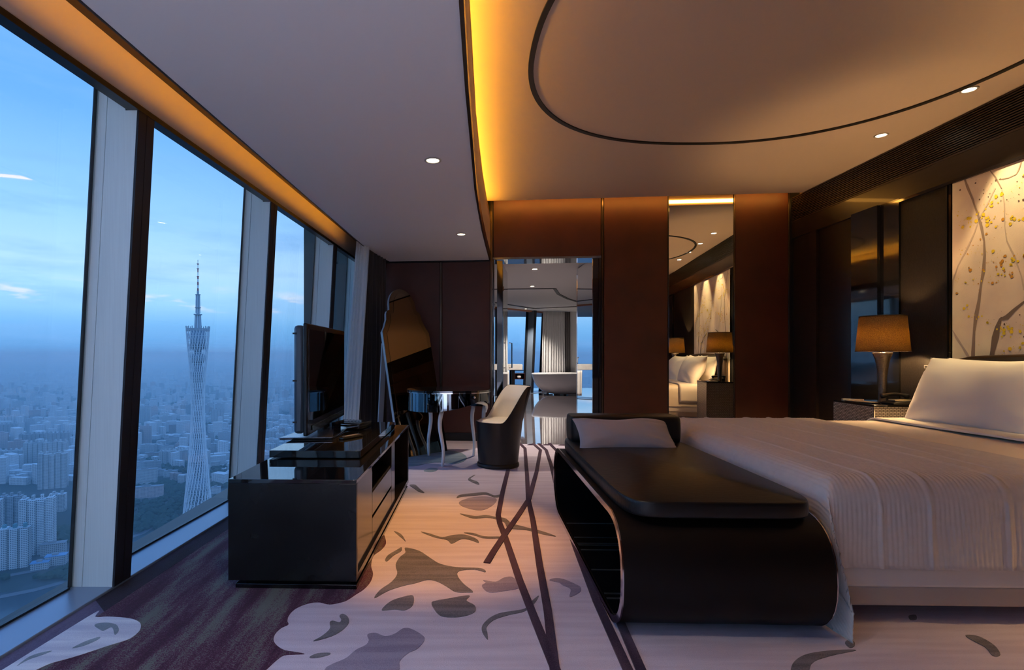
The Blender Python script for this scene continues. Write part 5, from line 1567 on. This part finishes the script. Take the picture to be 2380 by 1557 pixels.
def tower(px0, px1, pt, pb, label, style='wings', fac=0, roof=None, cat='building', depth=None, yaw=None, group=None):
    pm = (px0 + px1) / 2
    c = gpt(pm, pb)
    h = (pb - pt) / F * c.y
    w = (px1 - px0) / F * c.y * 0.92
    d = depth or min(w, 15)
    yaw = math.atan2(-c.x, c.y) * 0.6 if yaw is None else yaw
    t = thing('apartment_tower' if h > 45 else 'city_block', c, yaw, label, cat, group)
    m = FAC[fac]
    if style == 'wings':              # slab with notched plan, like a row of bays
        nb = max(2, int(w / 13))
        bw = w / nb
        mb = MB()
        for i in range(nb):
            x0_ = -w / 2 + i * bw
            hh = h * (1 - 0.03 * ((i * 7) % 3))
            mb.box(x0_ + bw * 0.12, x0_ + bw * 0.88, -d / 2 - 3.0, d / 2 + 3.0, 0, hh)
        mb.build('bays', m, t)
        MB().box(-w / 2, w / 2, -d / 2, d / 2, 0, h * 0.975).build('body', m, t)
        for i in range(nb):
            x0_ = -w / 2 + (i + 0.5) * bw
            MB().box(x0_ - bw * 0.16, x0_ + bw * 0.16, -d * 0.25, d * 0.25, h * 0.96, h + 5.5).build('roof_tower', m if not roof else roof, t)
        MB().box(-w / 2, w / 2, -d / 2 - 1, d / 2 + 1, 0, 6.0).build('podium', FAC[1], t)
    elif style == 'round':
        mb = MB(); mb.lathe([(0.5, 0), (0.5, 1)], 20, sx=1, sy=1)
        mb.v = [(x * w, y * d * 1.2, z * h) for x, y, z in mb.v]
        mb.build('body', m, t)
        for a in range(6):
            x_, y_ = w * 0.46 * math.cos(a * 1.047), d * 0.55 * math.sin(a * 1.047)
            MB().box(x_ - 4, x_ + 4, y_ - 4, y_ + 4, 0, h * 0.98).build('bay', m, t)
        MB().lathe([(0.2 * w, h), (0.2 * w, h + 6)], 14).build('roof_tower', ROOFG, t)
    else:
        MB().box(-w / 2, w / 2, -d / 2, d / 2, 0, h).build('body', m, t)
        MB().box(-w / 2 - 1, w / 2 + 1, -d / 2 - 1, d / 2 + 1, h, h + 1.2).build('roof_slab', roof or ROOFG, t)
        MB().box(-w * 0.2, w * 0.1, -d * 0.2, d * 0.2, h + 1.2, h + 4.5).build('roof_box', ROOFG, t)
    return t


B = [
    (4, 66, 1224, 1318, 'pale apartment tower with teal roof low in the leftmost window', 'wings', 0, ROOFT),
    (52, 124, 1156, 1286, 'tall rounded apartment tower behind the teal-roofed tower', 'wings', 0, None),
    (4, 50, 1150, 1228, 'apartment tower left behind the rounded tower', 'wings', 1, None),
    (-60, 0, 1160, 1260, 'apartment tower cut by the left picture edge', 'wings', 0, None),
    (93, 154, 1052, 1134, 'pale apartment tower above the treetops in the leftmost window', 'wings', 0, None),
    (62, 152, 1026, 1092, 'long pale apartment row behind the pale tower', 'wings', 0, None),
    (53, 156, 1006, 1060, 'dark grey apartment row behind the long pale row', 'wings', 1, None),
    (0, 52, 1046, 1086, 'low pale apartment block at the left edge', 'wings', 0, None),
    (118, 152, 1146, 1188, 'small apartment block beside the rounded tower', 'wings', 0, None),
    (-6, 36, 985, 1022, 'hazy apartment towers at the left edge near the river haze', 'wings', 1, None),
    (8, 55, 966, 990, 'faint apartment row in the haze of the leftmost window', 'wings', 0, None),
    (76, 112, 1306, 1322, 'low blue-roofed hall by the river road', 'flat', 0, ROOFB),
    (110, 152, 1290, 1312, 'long blue-roofed hall above the river road', 'flat', 0, ROOFB),
    (100, 150, 1262, 1288, 'white market halls above the blue-roofed halls', 'flat', 0, None),
    (372, 436, 1046, 1076, 'long white apartment row left of the lattice tower', 'wings', 0, None),
    (374, 404, 1036, 1050, 'white block behind the long white apartment row', 'flat', 0, None),
    (314, 364, 1090, 1124, 'white office slab with banded floors at the window frame', 'flat', 0, None),
    (312, 358, 1072, 1092, 'white stepped office block behind the banded slab', 'flat', 0, None),
    (362, 384, 1092, 1106, 'small white office wing beside the banded slab', 'flat', 0, None),
    (382, 412, 1094, 1108, 'white flat-roofed building beside the park', 'flat', 0, None),
    (310, 378, 1130, 1156, 'long pinkish stadium building low in the second window', 'flat', 2, None),
    (338, 372, 1052, 1062, 'pinkish block above the banded slab', 'flat', 2, None),
    (360, 378, 1032, 1046, 'small white tower left of the long white row', 'wings', 0, None),
    (382, 418, 1016, 1028, 'white school building left of the lattice tower', 'flat', 0, None),
    (372, 392, 958, 992, 'slim pale tower left of the lattice tower', 'wings', 0, None),
    (394, 446, 986, 1006, 'long pinkish block behind the lattice tower', 'flat', 2, None),
    (420, 450, 940, 962, 'row of hazy towers behind the lattice tower', 'wings', 1, None),
    (320, 350, 942, 982, 'pale twin towers at the frame of the second window', 'wings', 0, None),
    (492, 520, 950, 988, 'dark slab tower right of the lattice tower', 'wings', 1, None),
    (470, 486, 940, 975, 'slim tower close behind the lattice tower', 'wings', 1, None),
    (474, 506, 990, 1008, 'long low block right of the lattice tower', 'flat', 1, None),
    (500, 516, 994, 1004, 'white tent-roofed hall right of the lattice tower', 'flat', 0, None),
    (408, 440, 1030, 1046, 'pink apartment block left of the lattice tower', 'wings', 2, None),
    (490, 514, 1030, 1056, 'grey apartment block right of the lattice tower', 'wings', 1, None),
    (492, 512, 1132, 1146, 'white gatehouse near the foot of the lattice tower', 'flat', 0, None),
    (334, 352, 1116, 1124, 'small white pavilion beside the banded slab', 'flat', 0, None),
    (614, 650, 1000, 1030, 'pale apartment tower beside the television', 'wings', 0, None),
    (640, 660, 1008, 1032, 'white apartment block beside the television', 'wings', 0, None),
    (660, 690, 1014, 1030, 'low white apartment row beside the television', 'wings', 0, None),
    (615, 650, 975, 985, 'low white halls in the third window', 'flat', 0, None),
    (618, 640, 1030, 1062, 'pale apartment tower just above the console edge', 'wings', 0, None),
]
for b_ in B:
    tower(*b_[:5], style=b_[5], fac=b_[6], roof=b_[7])

# plain blocks of the middle distance: individuals sharing three meshes
protos = []
for k in range(3):
    mb = MB()
    if k == 0: mb.box(-.5, .5, -.5, .5, 0, 1).box(-.2, .2, -.3, .3, 1, 1.08)
    elif k == 1: mb.box(-.5, .5, -.32, .32, 0, 1).box(-.3, -.1, -.5, .5, 0, .97).box(.1, .3, -.5, .5, 0, .97).box(-.1, .1, -.2, .2, 1, 1.07)
    else: mb.box(-.5, .5, -.5, -.1, 0, 1).box(-.5, -.15, -.5, .5, 0, .8).box(.1, .3, -.4, -.2, 1, 1.1)
    protos.append([mb.mesh('block_%d' % k, f) for f in FAC])
used = [((b[0] + b[1]) / 2, b[3], (b[1] - b[0]) / 2) for b in B]
cnt = 0
SPOTS = [(o.location.x, o.location.y, 55) for o in list(COL.objects) if o.name.startswith(('city_block', 'apartment_tower'))]
c_ = gpt(457, 1231); SPOTS.append((c_.x, c_.y, 70))
tries = 0
while cnt < 245 and tries < 60000:
    tries += 1
    z_ = rnd.choice(((-10, 158), (316, 526), (316, 526), (612, 700)))
    px = rnd.uniform(*z_)
    py = 905 + 330 * rnd.random() ** 1.7
    if py > 1130 or (px < 170 and 1090 < py < 1130): continue
    if any(abs(px - a) < w_ + 6 and -4 < py - b < 45 for a, b, w_ in used) and rnd.random() < 0.8: continue
    if 395 < px < 475 and 920 < py < 945: continue
    c = gpt(px, py)
    if any((c.x - a) ** 2 + (c.y - b) ** 2 < q_ ** 2 for a, b, q_ in SPOTS): continue
    SPOTS.append((c.x, c.y, 58))
    o = bpy.data.objects.new('city_block', rnd.choice(protos[0] if rnd.random() < 0.5 else protos[rnd.randrange(3)]))
    COL.objects.link(o)
    o.location = c
    o.rotation_euler = (0, 0, rnd.uniform(-0.5, 0.5) + 0.3)
    hgt = rnd.choice((16, 20, 24, 28, 34, 55, 75)) * rnd.uniform(0.8, 1.2)
    o.scale = (rnd.uniform(18, 60), rnd.uniform(14, 28), hgt)
    where = 'leftmost window' if px < 170 else ('window with the lattice tower' if px < 560 else 'window beside the television')
    tag(o, 'small hazy city block among many in the ' + where, 'building', 'hazy city blocks in the ' + where)
    cnt += 1
KEEP = [(o.location.x, o.location.y, 45 if o.type == 'MESH' else 70) for o in list(COL.objects) if o.name.startswith(('city_block', 'apartment_tower'))]
c_ = gpt(457, 1231); KEEP.append((c_.x, c_.y, 75))
# the rest of the town: too many and too small to count
mb = MB()
for _ in range(5200):
    px = rnd.uniform(-260, 860)
    py = 868 + 260 * rnd.random() ** 2.2
    c = gpt(px, py)
    if any((c.x - a) ** 2 + (c.y - b) ** 2 < q_ ** 2 for a, b, q_ in KEEP): continue
    w, d, h = rnd.uniform(12, 60), rnd.uniform(10, 30), rnd.choice((10, 14, 18, 22, 26, 40, 70)) * rnd.uniform(.7, 1.2)
    if c.y > 6000: w *= 2; d *= 2; h *= 1.5
    a = rnd.uniform(-.6, .6); ca_, sa_ = math.cos(a), math.sin(a)
    q = [(c.x + x * ca_ - y * sa_, c.y + x * sa_ + y * ca_) for x, y in ((-w / 2, -d / 2), (w / 2, -d / 2), (w / 2, d / 2), (-w / 2, d / 2))]
    mb.hexa([(x, y, ZG) for x, y in q], [(x, y, ZG + h) for x, y in q])
o = mb.build('distant_town', FAC[0], ground, fix=False); tag(o, 'dense low town spreading to the hazy horizon', kind='stuff')
# tree canopy along the roads and the river
TREE = pmat('tree_canopy', (0.020, 0.042, 0.022), 0.9)
mb = MB()
ico = [(0, 0, 1), (.894, 0, .447), (.276, .851, .447), (-.724, .526, .447), (-.724, -.526, .447), (.276, -.851, .447), (.9, .3, -.3), (0, .95, -.3), (-.9, .3, -.3), (-.55, -.8, -.3), (.55, -.8, -.3)]
icf = [(0, 1, 2), (0, 2, 3), (0, 3, 4), (0, 4, 5), (0, 5, 1), (1, 6, 2), (2, 7, 3), (3, 8, 4), (4, 9, 5), (5, 10, 1), (6, 7, 2), (7, 8, 3), (8, 9, 4), (9, 10, 5), (10, 6, 1)]
for _ in range(4200):
    z_ = rnd.choice(((-60, 165, 1088, 1112), (-60, 165, 1230, 1350), (-60, 165, 1300, 1345), (314, 530, 1062, 1100), (314, 530, 1120, 1150), (430, 530, 1060, 1120), (310, 530, 1150, 1240), (600, 700, 1040, 1080), (-60, 700, 930, 1060)))
    px, py = rnd.uniform(z_[0], z_[1]), rnd.uniform(z_[2], z_[3])
    if py > 1290 and 70 < px < 155 and rnd.random() < 0.6: continue
    c = gpt(px, py); r0 = rnd.uniform(5, 11)
    if any((c.x - a) ** 2 + (c.y - b) ** 2 < (q_ * 0.75) ** 2 for a, b, q_ in KEEP): continue
    mb.add([(c.x + x * r0 * rnd.uniform(.8, 1.2), c.y + y * r0, ZG + r0 * .7 + z * r0 * .8) for x, y, z in ico], icf)
o = mb.build('tree_canopy', TREE, ground, fix=False); tag(o, 'dark green treetops between the city buildings', kind='stuff')

# ---- the lattice tower
def lattice_tower():
    c = gpt(460, 1231)
    t = thing('lattice_tower', c, R(20), 'tall twisted lattice television tower with a red and white mast', 'tower')
    WHITE = pmat('tower_white', (0.86, 0.88, 0.90), 0.5); CORE = pmat('tower_core', (0.26, 0.32, 0.40), 0.6); STEEL = pmat('tower_steel', (0.42, 0.46, 0.50), 0.5)
    HB = 448.0
    # ring radii by height from the photo: wide foot, narrow waist, medium head
    keys = [(0, 33.5), (60, 27.5), (120, 22.0), (180, 17.0), (240, 14.0), (280, 13.2), (320, 14.2), (370, 17.5), (420, 21.8), (448, 23.6)]
    def rad_(z):
        for (a, ra), (b, rb) in zip(keys, keys[1:]):
            if z <= b: return ra + (rb - ra) * (z - a) / (b - a)
        return keys[-1][1]
    n = 24
    tw_ = R(150)
    def P(k, z, extra=0.0):
        a = 2 * math.pi * k / n + tw_ * z / HB + extra
        r = rad_(z); return Vector((r * math.cos(a), r * 0.86 * math.sin(a), z + (0.12 * r * math.cos(a) if z > HB - 1 else 0)))
    zs_ = [HB * i / 36 for i in range(37)]
    for k in range(n):
        MB().tube([P(k, z) for z in zs_], [1.25 - 0.35 * i / 36 for i in range(37)], 5).build('column', WHITE, t)
    for z in zs_[1:]:
        MB().tube([P(k, z) for k in range(n + 1)], 0.42, 4).build('ring_beam', WHITE, t)
    step = R(360 / n)
    for k in range(n):
        mb_ = MB()
        for i in range(0, 36):
            a_, b_ = P(k, zs_[i]), P(k - 1, zs_[i + 1])
            mb_.tube([a_, b_], 0.40, 4)
        mb_.build('brace', WHITE, t)
    MB().lathe([(8, 0), (8, HB - 8)], 16).build('core', CORE, t, smooth=True)
    for z0, z1 in ((330, 355), (375, 395), (405, 446), (150, 170), (84, 112)):
        r0 = rad_((z0 + z1) / 2) * 0.70
        MB().lathe([(r0, z0), (r0, z1)], 24, sy=0.86).build('floor_pod', pmat('tower_pod', (0.36, 0.44, 0.52), 0.6), t, smooth=True)
    MB().lathe([(23.0, 446), (24.4, 446), (24.4, 452), (23.0, 452)], 32, cap=False, sy=0.86).build('rim_deck', STEEL, t)
    for k in range(16):
        a = k * 6.283 / 16
        MB().tube([(23.6 * math.cos(a), 20.3 * math.sin(a), 450), (24.2 * math.cos(a), 20.8 * math.sin(a), 457)], 0.9, 5).build('cabin', STEEL, t)
    MB().lathe([(7.5, 446), (5.6, 482), (4.4, 482.5)], 12).build('mast_base', STEEL, t)
    for k in range(8):
        a = k * .785
        MB().tube([(7.6 * math.cos(a), 7.6 * math.sin(a), 446), (5.7 * math.cos(a), 5.7 * math.sin(a), 482)], 0.55, 4).build('mast_rib', WHITE, t)
        MB().tube([(4.6 * math.cos(a), 4.6 * math.sin(a), 486), (4.0 * math.cos(a), 4.0 * math.sin(a), 528)], 0.5, 4).build('mast_rib', WHITE, t)
    MB().lathe([(8.6, 482), (8.6, 484)], 16).build('mast_deck', STEEL, t)
    MB().lathe([(6.2, 498), (6.2, 499.5)], 16).build('mast_deck', STEEL, t)
    MB().lathe([(5.4, 527), (5.4, 528.5)], 16).build('mast_deck', STEEL, t)
    MB().lathe([(3.6, 484), (3.4, 528)], 12).build('mast_shaft', STEEL, t)
    MB().lathe([(2.4, 528), (2.2, 536)], 12).build('mast_shaft', STEEL, t)
    RED = pmat('mast_red', (0.45, 0.05, 0.05), 0.5)
    for z0, z1, r0, mm in ((536, 542, 1.7, RED), (542, 549, 1.5, WHITE), (549, 556, 1.5, RED), (556, 563, 1.3, WHITE), (563, 569, 1.5, RED), (569, 578, 0.8, WHITE), (578, 586, 1.1, RED), (586, 594, 0.6, WHITE), (594, 597, 1.0, RED), (597, 606, 0.5, STEEL)):
        MB().lathe([(r0, z0), (r0, z1)], 8).build('mast_section', mm, t)
    for z in (568, 585.5, 596.5):
        MB().lathe([(2.6, z), (2.6, z + 0.8)], 8).build('mast_deck', RED, t)
    return t


lattice_tower()

# ---- evening haze over the town: a dense layer below, thinner ones above
HZ = [(-45000, -15000), (-4.0, -15000), (-4.0, 18.5), (35000, 18.5), (35000, 60000), (-45000, 60000)]
for i, (z0, z1, dens) in enumerate(((ZG - 2, -60.0, HAZE), (-60.0, 130.0, HAZE * 0.34), (130.0, 420.0, HAZE * 0.10))):
    hz = bpy.data.materials.new('evening_haze'); hz.use_nodes = True
    hn = hz.node_tree; hn.nodes.clear()
    ho = hn.nodes.new('ShaderNodeOutputMaterial'); hv = hn.nodes.new('ShaderNodeVolumeScatter')
    hv.inputs['Color'].default_value = (0.56, 0.86, 1.0, 1); hv.inputs['Density'].default_value = dens; hv.inputs['Anisotropy'].default_value = 0.5
    hn.links.new(hv.outputs[0], ho.inputs['Volume'])
    hm = MB().prism(HZ, z0, z1).build('haze', hz)
    tag(hm, ('dense blue evening haze lying over the city', 'thin blue haze at the height of the horizon', 'faint haze under the clouds')[i], 'haze', kind='stuff')
